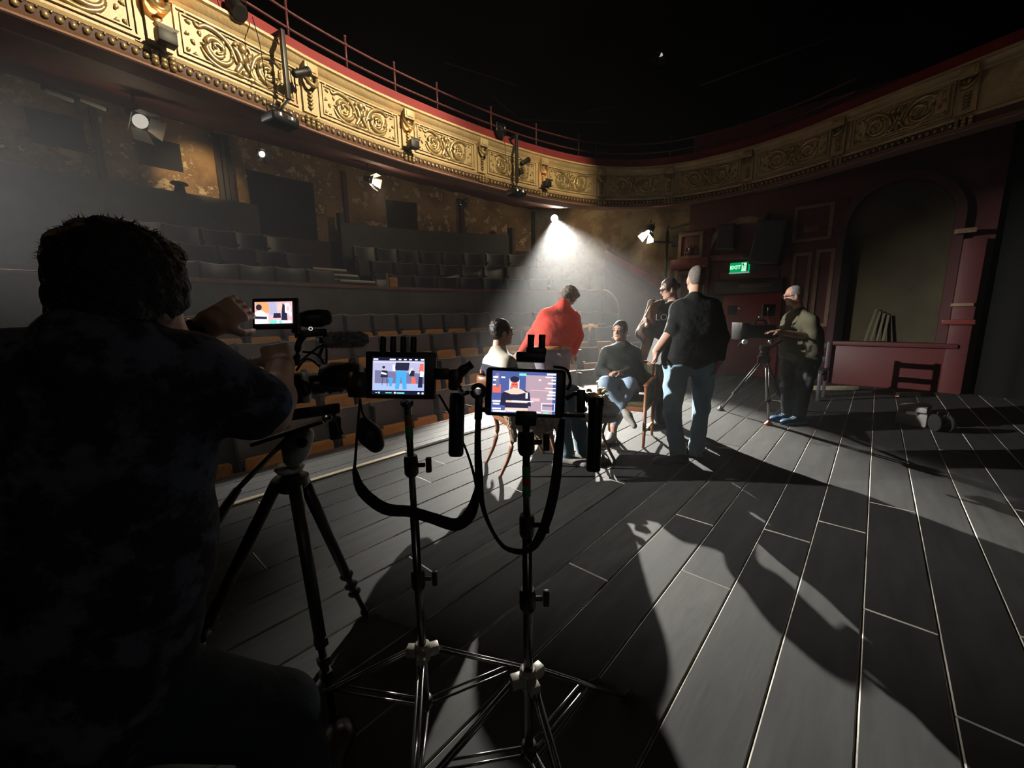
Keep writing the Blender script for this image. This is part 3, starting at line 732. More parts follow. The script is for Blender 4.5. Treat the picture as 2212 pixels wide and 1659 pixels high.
# bare plywood end panel beside the aisle steps
e=empty('seat_end_panel',(4.86,7.75,1.6),'orange plywood seat-row end panel beside the aisle steps','panel')
MB().box((4.80,7.72,1.55),(4.98,7.77,2.22)).build('board', m_flap, e, bevel=.01)
MB().box((4.74,7.74,1.55),(4.77,7.78,2.3)).build('post', m_seatedge, e, bevel=.006)
# curved handrail at the end of the parapet
hp=[(9.1,5.55,1.99),(9.35,5.35,2.0),(9.5,5.2,1.95),(9.58,5.05,1.8),(9.6,4.95,1.55),(9.6,4.93,1.1),(9.6,4.93,.6)]
h_=empty('handrail',(9.6,4.93,.6),'pale curved metal handrail at the right end of the parapet','handrail')
MB().tube(catmull(hp,5),.022,8).build('rail', mat('pale_metal',(.5,.48,.43),.35,.5), h_, smooth=True)

# ================================================================= LANTERNS AND HANGING GEAR
m_black = mat('matt_black_metal',(.012,.012,.012),.5)
m_chrome = mat('chrome',(.75,.75,.73),.18,1.0)
m_silver = mat('satin_silver',(.55,.55,.53),.35,.9)
def glow(name, col, st): return mat(name,(1,1,1),.4,emit=col,estr=st)
def lantern(p, target, label, scale=1.0, lens=None, doors=True, group='stage lanterns under the balcony', hang=.25, doorm=None, light=None):
    p=Vector(p); d=(Vector(target)-p).normalized(); a,b=frame_of(d); s=scale
    r=empty('stage_lantern', p-d*.12*s, label, 'stage light', group)
    MB().lathe(p-d*.22*s,[(.03*s,0),(.075*s,.015*s),(.08*s,.05*s),(.085*s,.16*s),(.1*s,.2*s),(.1*s,.215*s)],d,18).build('housing', m_black, r, smooth=True, autosmooth=40)
    MB().lathe(p-d*.004*s,[(.085*s,0),(.088*s,.006*s),(.07*s,.012*s)],d,18).build('lens', lens or mat('dead_lens',(.4,.4,.38),.15), r, smooth=True)
    if doors:
        for k,(u,v) in enumerate(((a,b),(-a,b),(b,a),(-b,a))):
            c=p+u*.095*s; q=[c-v*.085*s, c+v*.085*s, c+v*.11*s+(d*.16+u*.09)*s, c-v*.11*s+(d*.16+u*.09)*s]
            MB().add(q+[x+u*.003 for x in q],[(0,1,2,3),(7,6,5,4),(0,4,5,1),(1,5,6,2),(2,6,7,3),(3,7,4,0)]).build('barn_door', doorm or m_black, r)
    y=MB(); y.tube([p-d*.1*s+a*.1*s, p-d*.1*s+a*.12*s+Vector((0,0,.12*s)), p-d*.1*s+Vector((0,0,.17*s)), p-d*.1*s-a*.12*s+Vector((0,0,.12*s)), p-d*.1*s-a*.1*s],.009*s,6)
    y.cyl(p-d*.1*s+Vector((0,0,.165*s)), p-d*.1*s+Vector((0,0,.17*s+hang)),.014*s,n=8); y.build('yoke', m_black, r, smooth=True)
    if light: attach(light, r)
    return r
_d=(Vector((5.06,2.91,0))-MAIN).normalized()
lantern(MAIN-_d*.03,(5.06,2.91,0),'brightly lit stage lantern beaming through haze over the red-sweater man',1.0,glow('key_lens',(1,.95,.85),160),hang=.12,light=key,doors=False)
_d2=(Vector((7.6,4.9,.4))-SIDE).normalized()
lantern(SIDE-_d2*.03,(7.6,4.9,.4),'lit stage lantern with pale barn doors on the wall bracket right of the beam',.95,glow('side_lens',(1,.95,.82),90),hang=.06,light=side_beam,doorm=mat('lit_barn_door',(.6,.57,.5),.4))  # lamplight on the doors is put into their pale colour
lantern(LEFT-(Vector((4.9,.9,.4))-LEFT).normalized()*.03,(5.6,.6,.2),'lit stage lantern at the far left under the balcony',1.0,glow('left_lens',(1,.95,.88),120),hang=.2,light=left_beam,doors=False)
# unlit and dim lanterns under the balcony; weak lens emission stands for reflected light
def ym(px,py,Yv): return onY(px,py,Yv)
L1=ym(303,262,8.0); lantern(L1,L1+Vector((.25,-.7,-.55)),'stage lantern with pale open barn doors under the balcony at far left',1.1,mat('lantern_reflector',(.8,.78,.7),.3,emit=(1,.93,.8),estr=.5),doorm=mat('lit_pale_barn_door',(.5,.48,.42),.5))  # pale door colour stands for light falling on the doors
L2=ym(566,333,8.6); lantern(L2,L2+Vector((.1,-.8,-.5)),'small dim stage lantern above the black doorway at left',.62,mat('sheen_lens',(.8,.8,.75),.2,emit=(1,.97,.9),estr=1.2))
L3=ym(803,390,8.0); lantern(L3,L3+Vector((.4,-.8,-.3)),'glowing stage lantern below the soffit, between the two hanging bars',.8,glow('mid_lens',(1,.95,.85),18),doorm=MATS['lit_pale_barn_door'])
L4=ym(997,437,8.2); lantern(L4,L4+Vector((.5,-.8,-.4)),'small stage lantern on a thin drop pole in front of the peeling rear wall',.68,mat('sheen_lens2',(.8,.8,.75),.2,emit=(1,.97,.9),estr=1.6))

for nm,pp_,pw in (('key_fill',MAIN+_d*.12,22),('side_fill',SIDE+_d2*.12,10),('lantern_fill',L3+Vector((.1,-.1,-.3)),20),('lantern_fill_left',L1+Vector((-.1,.25,-.45)),9)): bulb(nm,pp_,pw,(1,.78,.5),.05)  # extra bulbs added near the lanterns to brighten rear wall and soffit
def shuttered(Lp, aim, s0, s1, label, light):
    r=lantern(Lp-(Vector(aim)-Lp).normalized()*.03,aim,label,1.2,glow('warm_lens',(1,.82,.55),30),hang=10.1-Lp.z,group='high lanterns',doors=False,light=light)
    pts=[Lp+(bal(s0+(s1-s0)*i/24,.04,3.70)-Lp)*.05 for i in range(25)]
    vs=[]
    for q in pts: vs += [q, q-Vector((0,0,.4)), q-Vector((0,0,.4))+Vector((0,.004,0)), q+Vector((0,.004,0))]
    MB().add(vs,[(i*4+k,i*4+(k+1)%4,i*4+4+(k+1)%4,i*4+4+k) for i in range(24) for k in range(4)]).build('added_flag', m_black, r)  # unseen plate added to cut the beam below the balcony lip
shuttered(BB1,(2.0,5.7,4.4),0.3,14.5,'stage lantern over the stage lighting the left of the balcony',bal_beam)
shuttered(BB2,(6.8,5.5,4.3),3.0,15.5,'stage lantern over the stage lighting the middle of the balcony',bal_beam2)
lantern(Vector((4.1,-2.36,8.24)),(3.4,6.0,.6),'stage lantern over the stage washing the stalls seats',1.1,glow('warm_lens',(1,.82,.55),30),hang=1.8,group='high lanterns',doors=False,light=stalls_wash)
wk=empty('added_fill_lamp',FILL_POS,'dim added fill lamp on a drop cable behind the viewpoint','lamp')  # invented fixture that carries the added fill bulb
MB().cyl(FILL_POS+Vector((0,0,.3)),(FILL_POS.x,FILL_POS.y,10.1),.008,n=6).build('cable', m_black, wk); MB().lathe(FILL_POS+Vector((0,0,.17)),[(.3,0),(.12,.1),(.05,.14)],n=20).build('shade', m_black, wk, smooth=True); attach(fill_light, wk)

# twin tube fitting at far left
T=ym(165,212,8.6); tf=empty('tube_light',T,'unlit grey twin tube fitting on the soffit at far left','light fitting')
for k in (-1,1):
    c=T+Vector((.16*k,0,-.03*k*0)); MB().bar(c+Vector((-.13,0,.0)),c+Vector((.13,0,-.05)),.06,.05).build('diffuser', mat('grey_diffuser',(.3,.29,.28),.5), tf, bevel=.015)
MB().bar(T+Vector((-.32,.06,.06)),T+Vector((.32,.06,-.04)),.09,.06).build('tray', m_black, tf, bevel=.01)
# little cowl on the left partition
c=onY(390,412,10.4); cw=empty('vent_cowl',(c.x,10.43,3.86),'small black cowl standing on the left partition wall','vent')
MB().lathe((c.x,10.43,3.86),[(.10,0),(.085,.05),(.08,.13)],n=14).build('stem', m_black, cw, smooth=True)
MB().lathe((c.x,10.43,3.99),[(.09,0),(.15,.02),(.13,.05),(.05,.06)],n=14).build('cap', m_black, cw, smooth=True)
# hanging bars with spot and projector on the balcony front
def hanging_bar(top, bot, box, spotp, tagl, sc=1.0):
    s0=bal_s(*top); W=.17
    zt=P(*top, depth(bal(s0,W,4.9))).z; 
    pt=bal(s0,W,zt); zb=P(*bot, depth(bal(s0,W,4.0))).z; pb=bal(s0,W,zb)
    u=(bal(s0+.05,W,4)-bal(s0-.05,W,4)).normalized(); nn=Vector((u.y,-u.x,0))
    r=empty('hanging_bar',pt,'%s black vertical bar clamped over the balcony front'%tagl,'lighting bar')
    MB().bar(pt,pb,.05,.05,up=nn).build('bar', mat('bar_grey',(.05,.05,.045),.4,.3), r, bevel=.004)
    MB().bar(pt+Vector((0,0,-.02)),pt-nn*.34+Vector((0,0,-.02)),.04,.04).build('clamp_arm', m_black, r, bevel=.004)
    MB().cyl(pt+Vector((0,0,-.35)),pb.lerp(pt,.45)+u*.26,.006,n=6).build('stay', m_black, r)
    c=pb.lerp(pt,.42)+u*.1+nn*.06
    ms=empty('mini_spot',c,'%s small black tube spotlight clamped to the hanging bar'%tagl,'stage light')
    dd=(u*.85+Vector((0,0,.5))).normalized()
    MB().lathe(c-dd*.05,[(.035,0),(.045,.02),(.045,.2),(.052,.2),(.052,.24)],dd,14).build('barrel', m_black, ms, smooth=True, autosmooth=40)
    MB().tube([c-nn*.05,c-nn*.06-Vector((0,0,.1)),c-Vector((0,0,.13))],.008,6).build('bracket', m_chrome, ms, smooth=True)
    # projector
    bx=P(*box, depth(pb)+.03)
    pj=empty('projector',bx,'%s black box projector hanging below the balcony lip'%tagl,'projector')
    MB().obox(bx,u*.17,nn*.13,Vector((0,0,.055))).build('housing', m_black, pj, bevel=.03, seg=3)
    MB().tube([bx-u*.15+Vector((0,0,.05)),bx-u*.15+Vector((0,0,.13)),bx+u*.15+Vector((0,0,.13)),bx+u*.15+Vector((0,0,.05))],.01,6).build('handle', m_black, pj)
    MB().cyl(bx+Vector((0,0,.12)),pb,.016,n=8).build('drop_rod', m_chrome, pj)
    for k,(o,ww) in enumerate(((-.08,.028),(.06,.05))):
        MB().obox(bx+nn*.131+u*o+Vector((0,0,.02)),u*ww,nn*.002,Vector((0,0,.022))).build('panel', mat('projector_panel',(.25,.25,.25),.4), pj)
        MB().obox(bx+nn*.134+u*(o+.005)+Vector((0,0,.022)),u*.009,nn*.002,Vector((0,0,.014))).build('status_light', mat('status_white',(1,1,1),.4,emit=(1,1,1),estr=1.5), pj)
    # cable
    cb=empty('cable',pt,'%s thin cable looping down the gilded front beside the hanging bar'%tagl,'cable')
    cp=[pt-nn*.05-u*.3+Vector((0,0,-.02)),pt-u*.28+Vector((0,0,-.3)),pt-u*.25+Vector((0,0,-.7)),pb-u*.16+Vector((0,0,.05)),bx-u*.1+Vector((0,0,.06))]
    MB().tube(catmull(cp,5),.005,5).build('wire', m_black, cb)
    # round profile lamp on the rail
    if spotp:
        s1=bal_s(*spotp); d_=depth(bal(s1,.12,4.8)); c=P(*spotp,d_)
        rl_=empty('profile_lamp',c,'%s round black lamp clipped to the balcony rail beside the hanging bar'%tagl,'stage light')
        MB().lathe(c-nn*.0,[(.05,-.14),(.085,-.1),(.09,.04),(.075,.07)],(nn*.7+Vector((0,0,-.7))).normalized(),16).build('housing', m_black, rl_, smooth=True, autosmooth=40)
        MB().tube([c-u*.1,c-u*.1+Vector((0,0,.14)),c+u*.1+Vector((0,0,.14)),c+u*.1],.009,6).build('yoke', m_chrome, rl_)
hanging_bar((588,60),(598,215),(606,262),(513,22),'nearer')
hanging_bar((1103,290),(1108,395),(1115,418),(1082,285),'farther')
# wall bracket carrying the side lantern
br=empty('wall_bracket',(10.2,4.2,3.0),'black pipe bracket on the ochre wall holding the right lantern','bracket')
q0=onX(1442,500,10.1); q1=onX(1442,600,10.1)
MB().cyl((q0.x,q0.y,q0.z),(q0.x,q0.y,.9),.035,n=10).build('upright', m_black, br, smooth=True)
MB().cyl(onX(1402,522,9.75),onX(1462,524,10.15),.022,n=8).build('arm', m_black, br, smooth=True)
MB().tube([q0,q0+Vector((0,0,.15)),onX(1450,494,10.1),onX(1505,480,10.0)],.02,6).build('crook', m_black, br, smooth=True)
MB().box((q0.x-.06,q0.y-.3,2.95),(q0.x+.06,q0.y-.12,3.2)).build('junction_box', m_black, br, bevel=.02)
# loudspeakers above the door
c=onX(1571,512,WX-.3); ls=empty('loudspeaker',c,'small black loudspeaker on the maroon arch above the exit sign','loudspeaker')
MB().box((c.x-.14,c.y-.16,c.z-.27),(c.x+.18,c.y+.16,c.z+.24)).build('cabinet', m_black, ls, bevel=.02)
MB().box((c.x-.15,c.y-.13,c.z-.23),(c.x-.14,c.y+.13,c.z+.2)).build('grille', mat('speaker_grille',(.02,.02,.02),.8), ls)
c=onX(1662,525,WX-.35); ls=empty('loudspeaker',c,'large black loudspeaker cluster hanging right of the exit sign','loudspeaker')
rt=Matrix.Rotation(.13,3,'X')
MB().obox(c,rt@Vector((.2,0,0)),rt@Vector((0,.26,0)),rt@Vector((0,0,.42))).build('cabinet', m_black, ls, bevel=.03)
MB().obox(c-Vector((.205,0,0)),rt@Vector((.006,0,0)),rt@Vector((0,.22,0)),rt@Vector((0,0,.37))).build('grille', MATS['speaker_grille'], ls)
MB().bar(c+Vector((0,.1,.4)),c+Vector((.3,.1,.6)),.06,.06).build('bracket', m_black, ls)
# exit sign
a,b,zb,zt=wr_(1577,567,1617,588,WX-.12); cy_=(a+b)/2; cz=(zb+zt)/2
ex=empty('exit_sign',(WX-.12,cy_,zb),'green illuminated EXIT sign with running figure above the red door','exit sign')
MB().box((WX-.13,b,zb),(WX-.0,a,zt)).build('light_box', mat('exit_green',(.0,.25,.09),.5,emit=(.0,.55,.20),estr=.55), ex)
MB().box((WX-.14,b-.01,zb-.02),(WX-.0,a+.01,zb)).build('tray', mat('exit_tray',(.6,.6,.6),.4,emit=(.5,1,.7),estr=.35), ex)
m_exw=mat('exit_white',(.8,1,.85),.5,emit=(.45,1,.62),estr=1.1)
def text(body, size, loc, right, up, m, name, parent, ext=.002, align='CENTER', bold=0):
    cu=bpy.data.curves.new(name,'FONT'); cu.body=body; cu.size=size; cu.extrude=ext; cu.align_x=align; cu.align_y='CENTER'; cu.offset=bold; cu.resolution_u=3
    ob=bpy.data.objects.new('tmp',cu); COL.objects.link(ob)
    dg=bpy.context.evaluated_depsgraph_get(); me=bpy.data.meshes.new_from_object(ob.evaluated_get(dg)); bpy.data.objects.remove(ob)
    R_=Matrix((right,up,right.cross(up))).transposed().to_4x4(); R_.translation=Vector(loc); me.transform(R_)
    me.materials.clear(); me.materials.append(m)
    o=bpy.data.objects.new(name,me); COL.objects.link(o); attach(o,parent); return o
H=zt-zb; Wd=a-b
text('EXIT',H*.5,(WX-.133,cy_+Wd*.2,cz),Vector((0,-1,0)),Vector((0,0,1)),m_exw,'lettering',ex,bold=.004)
MB().box((WX-.133,cy_-Wd*.46,zb+H*.08),(WX-.13,cy_-Wd*.14,zt-H*.08)).build('pictogram_ground', m_exw, ex)
pg=MB(); g0=Vector((WX-.135,cy_-Wd*.27,cz))
pg.ball(g0+Vector((0,.02,H*.28)),(.003,H*.09,H*.09),10)
for p,q in (((.02,.2),(-.0,-.02)),((.0,-.02),(.05,-.18)),((.05,-.18),(.09,-.3)),((.0,-.02),(-.06,-.15)),((-.06,-.15),(-.03,-.32)),((.02,.16),(-.06,.1)),((.02,.16),(.08,.05))):
    pg.bar(g0+Vector((0,p[0],p[1]*H)),g0+Vector((0,q[0],q[1]*H)),.004,H*.09,up=Vector((1,0,0)))
pg.build('running_figure', mat('exit_dark',(.0,.10,.04),.5), ex)
MB().box((WX-.135,cy_-Wd*.47,zb+H*.05),(WX-.132,cy_-Wd*.4,zt-H*.05)).build('door_mark', MATS['exit_dark'], ex)
# planks leaning in the niche
for i in range(4):
    b0=onX(1868+i*13,737,WX-.22); t0=onX(1893+i*9,668+i*4,WX-.09)
    pk=MB().bar(b0,t0,.035,.02,up=Vector((1,0,0))).build('leaning_plank', mat('dusty_plank',(.10,.085,.05),.8), bevel=.003)
    tag(pk,'%s of four dusty planks leaning in the dark arched niche'%('leftmost','second from left','third from left','rightmost')[i],'plank','planks in the niche')
# overhead pipes in the dark
for i,(p,q,dd) in enumerate((((1512,185),(1802,79),9),((1062,206),(1116,252),11),((1128,258),(1320,266),12),((1270,240),(1345,228),12),((960,135),(1120,185),11.5))):
    pp=MB().cyl(P(*p,dd),P(*q,dd),.02,n=6).build('overhead_pipe', mat('dull_pipe',(.25,.25,.24),.4,.4)); tag(pp,('long pale pipe slanting in the dark above the right side','short pale pipe above the balcony railing near the second bar','thin level pipe in the dark behind the railing','short thin pipe highest behind the railing','dim pipe high behind the railing at the centre')[i],'pipe','pipes in the dark roof')
lp=P(1425,118,10.5); up_=lantern(lp,P(1380,340,11.0),'small stage lantern high in the dark casting a faint beam',1.0,glow('high_lens',(1,.9,.7),.5),hang=10.0-lp.z,light=high_beam,group='high lanterns')
lp2=P(1300,-25,9.5); up_=lantern(lp2,P(1190,330,11.0),'stage lantern above the frame edge casting a faint beam',1.0,glow('high_lens',(1,.9,.7),.5),hang=10.0-lp2.z,light=high_beam2,group='high lanterns')

# ================================================================= PEOPLE
m_skin = mat('skin_light', (.58,.33,.235), .5, spec=.4); m_skin2 = mat('skin_tan', (.45,.245,.17), .5, spec=.4)
m_eye = mat('eye_dark', (.03,.02,.018), .3); m_lip2 = mat('lip', (.42,.16,.14), .5); m_browd = mat('brow_dark', (.04,.028,.02), .8); m_browg = mat('brow_grey', (.28,.26,.25), .8)
def SK(skin=m_skin, brow=m_browd): return [skin, m_eye, m_lip2, brow]
def cloth(name, c, c2=None, rough=.85, bump=.5, bs=14, **kw): return mat(name, c, rough, color2=c2, cscale=7, bump=bump, bscale=bs, spec=.2, **kw)
V3 = Vector
def basis(f, u=V3((0,0,1))):
    f=f.normalized(); r=f.cross(u).normalized(); u=r.cross(f).normalized(); return f,u,r
def rotm(r,f,u): return np.array([r,f,u]).T
def head(F, c, fwd, neck, s=1.0, up=V3((0,0,1)), eyes=True, hair='short', beard=False):
    f,u,r=basis(fwd,up); M=rotm(r,f,u); c=V3(c)
    def p(a,b,d): return c+(r*a+f*b+u*d)*s
    F.ell('body',p(0,-.012,.03),np.array((.072,.092,.088))*s,M,.03); F.ell('body',p(0,.022,-.03),np.array((.06,.068,.085))*s,M,.03)
    F.cone('body',p(-.028,.03,-.075),p(.028,.03,-.075),.032*s,.032*s,.03); F.ell('body',p(0,.068,-.098),np.array((.022,.02,.018))*s,M,.025)
    F.cone('body',p(0,.086,.014),p(0,.100,-.022),.008*s,.011*s,.014); F.ell('body',p(0,.092,-.026),np.array((.018,.011,.009))*s,M,.01)
    for k in (-1,1):
        F.ell('body',p(.074*k,-.008,-.015),np.array((.012,.022,.034))*s,M,.012)
        F.cone('body',p(.012*k,.086,.026),p(.045*k,.074,.024),.01*s,.009*s,.015)
        if eyes:
            F.ell('body',p(.03*k,.083,.006),np.array((.013,.007,.006))*s,M,.003,1); F.ell('body',p(.031*k,.091,.03),np.array((.019,.006,.0045))*s,M,.003,3)
    F.ell('body',p(0,.088,-.058),np.array((.022,.007,.006))*s,M,.005,2)
    F.cone('body',p(0,-.028,-.05),neck,.054*s,.06*s,.04)
    if hair in('short','thin'):
        t=.0 if hair=='short' else -.006
        F.ell('hair',p(0,-.028,.045),np.array((.080+t,.094+t,.083+t))*s,M,.02); F.ell('hair',p(0,-.06,-.01),np.array((.07+t,.05,.075))*s,M,.03)
        for k in (-1,1): F.ell('hair',p(.065*k,.0,.012),np.array((.014,.045,.055))*s,M,.025)
    elif hair=='crop':
        F.ell('hair',p(0,-.022,.042),np.array((.0735,.09,.084))*s,M,.02); F.ell('hair',p(0,-.055,-.01),np.array((.066,.048,.07))*s,M,.03)
    elif hair=='tied':
        F.ell('hair',p(0,-.023,.049),np.array((.080,.097,.082))*s,M,.02); F.ell('hair',p(0,-.055,-.005),np.array((.07,.05,.06))*s,M,.03); F.ell('hair',p(0,-.115,.0),np.array((.035,.04,.04))*s,M,.02)
        for k in (-1,1): F.ell('hair',p(.064*k,.012,.018),np.array((.014,.05,.05))*s,M,.025)
    elif hair=='full':
        F.ell('hair',p(0,-.02,.05),np.array((.094,.108,.09))*s,M,.02); F.ell('hair',p(0,-.065,-.02),np.array((.082,.06,.09))*s,M,.03)
        for k in (-1,1): F.ell('hair',p(.075*k,-.005,.01),np.array((.02,.05,.055))*s,M,.02)
        F.ell('hair',p(0,.05,.09),np.array((.07,.05,.035))*s,M,.02)
    if beard: F.cone('hair',p(-.05,.02,-.085),p(0,.072,-.1),.022*s,.022*s,.02); F.cone('hair',p(.05,.02,-.085),p(0,.072,-.1),.022*s,.022*s,.02); F.ell('hair',p(0,.088,-.044),np.array((.03,.01,.008))*s,M,.01)
    return p
def hand(F, w, d, n, s=1.0, curl=.6, layer='body', spread=.12, thumb=1, k=.006):
    """palm from wrist w along d, palm normal n (fingers curl towards n)"""
    d=d.normalized(); n=(n-d*n.dot(d)).normalized(); x=d.cross(n).normalized()*thumb
    pc=w+d*.05*s
    for o in (-.026,-.009,.009,.026): F.cone(layer,w+d*.015*s+x*o*.7*s,w+d*.085*s+x*o*s,.017*s,.0125*s,.02)
    for i,o in enumerate((-.029,-.010,.009,.028)):
        L=(.062,.075,.08,.07)[i]*s; b=w+d*.088*s+x*o*s; a=curl*.6; p0=b
        dd=(d+x*o*spread*8).normalized()
        for j,fr in enumerate((.45,.32,.26)):
            dd2=(dd*math.cos(a)+n*math.sin(a)).normalized(); p1=p0+dd2*L*fr
            F.cone(layer,p0,p1,(.0095,.0085,.0075)[j]*s,(.0088,.0078,.0068)[j]*s,k); p0=p1; a+=curl*.75
    b=w+d*.03*s+x*.022*s; p1=b+(d*.6+x*.75+n*.25).normalized()*.045*s; p2=p1+(d*.8+x*.25+n*.5).normalized()*.03*s; p3=p2+(d*.85+n*.5).normalized()*.022*s
    F.cone(layer,b,p1,.014*s,.0105*s,.015); F.cone(layer,p1,p2,.0105*s,.0095*s,k); F.cone(layer,p2,p3,.0095*s,.0075*s,k)
def torso(F, layer, sl, sr, hl, hr, rs, rw, rh, nb=None, k=.07, inset=.78, m=0):
    sl,sr,hl,hr=map(V3,(sl,sr,hl,hr)); cs=(sl+sr)/2; ch=(hl+hr)/2
    for t in (-1,-.33,.33,1):
        a=cs+((sl-sr)/2)*t*inset*.85; b=ch+((hl-hr)/2)*t; mid=a.lerp(b,.55)
        a=a-(cs-ch).normalized()*.07
        F.cone(layer,a,mid,rs,rw,k,m); F.cone(layer,mid,b,rw,rh,k,m)
    F.cone(layer,sl.lerp(sr,.12),sl.lerp(sr,.88),.068,.068,k,m)
    if nb is not None:
        tr_=.048 if layer=='body' else .074
        for q in (sl,sr): F.cone(layer,V3(nb)-V3((0,0,.015 if layer=='body' else 0)),q.lerp(V3(nb),.15),tr_,tr_,.05,m)
def shoe(F, layer, heel, toe, s=1.0, m=0):
    heel=V3(heel); toe=V3(toe); u=V3((0,0,1)); d=(toe-heel); d.z=0; d.normalize(); toe=heel+d*(toe-heel).length; x=d.cross(u)
    for o in (-.02,.02): F.cone(layer,heel+u*.035*s+x*o*s*.7,heel.lerp(toe,.85)+u*.032*s+x*o*s,.034*s,.032*s,.03,m)
    F.cone(layer,heel+u*.05*s+d*.03*s,heel+u*.085*s+d*.05*s,.042*s,.042*s,.03,m); F.ell(layer,heel.lerp(toe,.9)+u*.028*s,np.array((.048,.06,.028))*s,rotm(x,d,u),.03,m)
def floorcut(g): return -(g[...,2]-.003)
# ---------------------------------------------------------------- man in black sweater, seen from behind
D=3.86; F=Fig()
r=empty('person', gnd(1478,996), 'man standing with his back turned in black sweater and blue jeans, holding papers', 'person')
hc=P(1503,603,D+.05); nb=P(1500,650,D)
vd=V3((hc.x,hc.y,0)).normalized(); lf=V3((-vd.y,vd.x,0))
face=(vd*.95+lf*.3)
head(F,hc,face,nb,1.0,hair='crop')
sl=P(1463,668,D+.02); sr=P(1541,664,D-.02); hl=P(1462,785,D); hr=P(1521,782,D)
el=P(1452,714,D-.06); wl=P(1418,760,D-.04); er=P(1559,728,D-.08); wr2=P(1553,782,D-.10)
torso(F,'body',sl,sr,hl,hr,.09,.10,.10,nb); F.chain('body',[sl,el,wl],[.055,.055,.038]); F.chain('body',[sr,er,wr2],[.05,.045,.034])
hand(F,wl,(P(1413,790,D-.02)-wl),vd*-.3-lf*-.8,1.0,.9,thumb=-1); hand(F,wr2,(P(1545,808,D-.08)-wr2),lf,1.0,.6)
kl=P(1452,890,3.82); al=P(1464,978,3.82); kr=P(1515,880,3.95); ar=P(1505,966,3.98)
for a,b,c in ((hl,kl,al),(hr,kr,ar)): F.chain('body',[a,b,c],[.085,.055,.04])
F.mesh('body','body',SK(m_skin,m_browg),r,.0065)
F.mesh('hair','hair',mat('cropped_grey_hair',(.10,.085,.075),.8,color2=(.2,.17,.15),cscale=60),r,.0065)
torso(F,'top',sl,sr,P(1460,775,D),P(1524,770,D),.118,.135,.138,nb+V3((0,0,-.01)))
F.chain('top',[sl,el,el.lerp(wl,.1)],[.07,.062,.06],.03); F.chain('top',[sr,er,er.lerp(wr2,.82)],[.075,.064,.05],.03)
F.cone('top',nb+V3((0,0,.0)),nb+V3((0,0,.02)),.07,.066,.03)
F.mesh('top','sweater',cloth('black_knit',(.014,.015,.015),(.02,.021,.022),bump=.9,bs=9),r,.008,.003,11)
for a,b,c in ((hl,kl,al),(hr,kr,ar)):
    F.chain('bot',[a,a.lerp(b,.5),b,b.lerp(c,.6),c+V3((0,0,.03)),c+V3((0,0,-.06))],[.112,.1,.08,.07,.07,.07],.03)
F.cone('bot',hl,hr,.115,.115,.06); F.cone('bot',P(1462,768,D),P(1522,763,D),.105,.105,.05)
F.mesh('bot','jeans',cloth('blue_denim',(.30,.46,.58),(.37,.53,.64),bump=.6,bs=12),r,.008,.004,12,cut=floorcut)
for i,(h,t) in enumerate(((P(1482,1000,3.80),P(1414,1002,3.78)),(P(1520,985,3.97),P(1484,980,4.05)))):
    h.z=0; t.z=0; G=Fig(); shoe(G,'s',h+(t-h).normalized()*.02,h+(t-h).normalized()*.29); G.mesh('s','shoe',mat('black_leather',(.012,.012,.012),.3),r,.007,cut=floorcut)
MB().tube([wl+(el-wl).normalized()*.01+ (lf*math.cos(a)+V3((0,0,1)).cross(lf)*math.sin(a))*.034 for a in [2*PI*i/12 for i in range(12)]],.008,6,closed=True).build('wristband', mat('black_band',(.01,.01,.01),.4), r)
MB().tube([nb+V3((0,0,.035))+ (vd*math.cos(a)+lf*math.sin(a))*.066 for a in [2*PI*i/16 for i in range(16)]],.009,6,closed=True).build('lanyard', MATS['black_band'], r)
# papers in his hand
pp=empty('paper_sheaf', P(1412,780,D+.05), 'white sheaf of papers held by the man in black', 'papers')
q=[P(1415,730,D+.05),P(1440,742,D+.02),P(1426,788,D+.02),P(1398,780,D+.05)]
for i in range(4):
    o=vd*(.004*i)+lf*(.003*i); MB().add([x+o for x in q]+[x+o+vd*.0015 for x in q],[(0,1,2,3),(7,6,5,4),(0,4,5,1),(1,5,6,2),(2,6,7,3),(3,7,4,0)]).build('sheet', mat('white_paper',(.8,.8,.78),.7), pp)
# ---------------------------------------------------------------- camera operator in olive T-shirt
D=5.10; F=Fig()
r=empty('person', gnd(1712,912), 'grey-haired man in olive T-shirt operating the large camera on tripod', 'person')
hc=P(1713,638,D); nb=P(1726,672,D+.02); vd=V3((hc.x,hc.y,0)).normalized(); lf=V3((-vd.y,vd.x,0))
pf=head(F,hc,lf*.93-vd*.36+V3((0,0,-.22)),nb,.98,hair='thin')
sl=P(1750,694,D-.1); sr=P(1706,690,D+.16); hl=P(1748,775,D-.05); hr=P(1712,775,D+.1)
el=P(1752,728,D-.16); wl=P(1682,717,D-.20); er=P(1690,728,D+.2); wr2=P(1650,722,D+.05)
torso(F,'body',sl,sr,hl,hr,.09,.11,.10,nb); F.chain('body',[sl,el,wl],[.05,.045,.032]); F.chain('body',[sr,er,wr2],[.05,.042,.03])
hand(F,wl,(P(1655,716,D-.20)-wl),V3((0,0,-1)),1.0,.35); hand(F,wr2,(P(1640,722,D)-wr2),vd*-1,1.0,.5)
kl=P(1736,838,D-.06); al=P(1727,893,D-.02); kr=P(1703,838,D+.08); ar=P(1703,893,D+.12)
for a,b,c in ((hl,kl,al),(hr,kr,ar)): F.chain('body',[a,b,c],[.08,.055,.04])
F.mesh('body','body',SK(m_skin2,m_browg),r,.0065)
F.mesh('hair','hair',mat('grey_hair',(.22,.21,.2),.8,color2=(.12,.11,.1),cscale=50),r,.0065)
torso(F,'top',sl,sr,P(1746,760,D-.05),P(1712,760,D+.1),.125,.15,.155,nb+V3((0,0,-.02)),m=0)
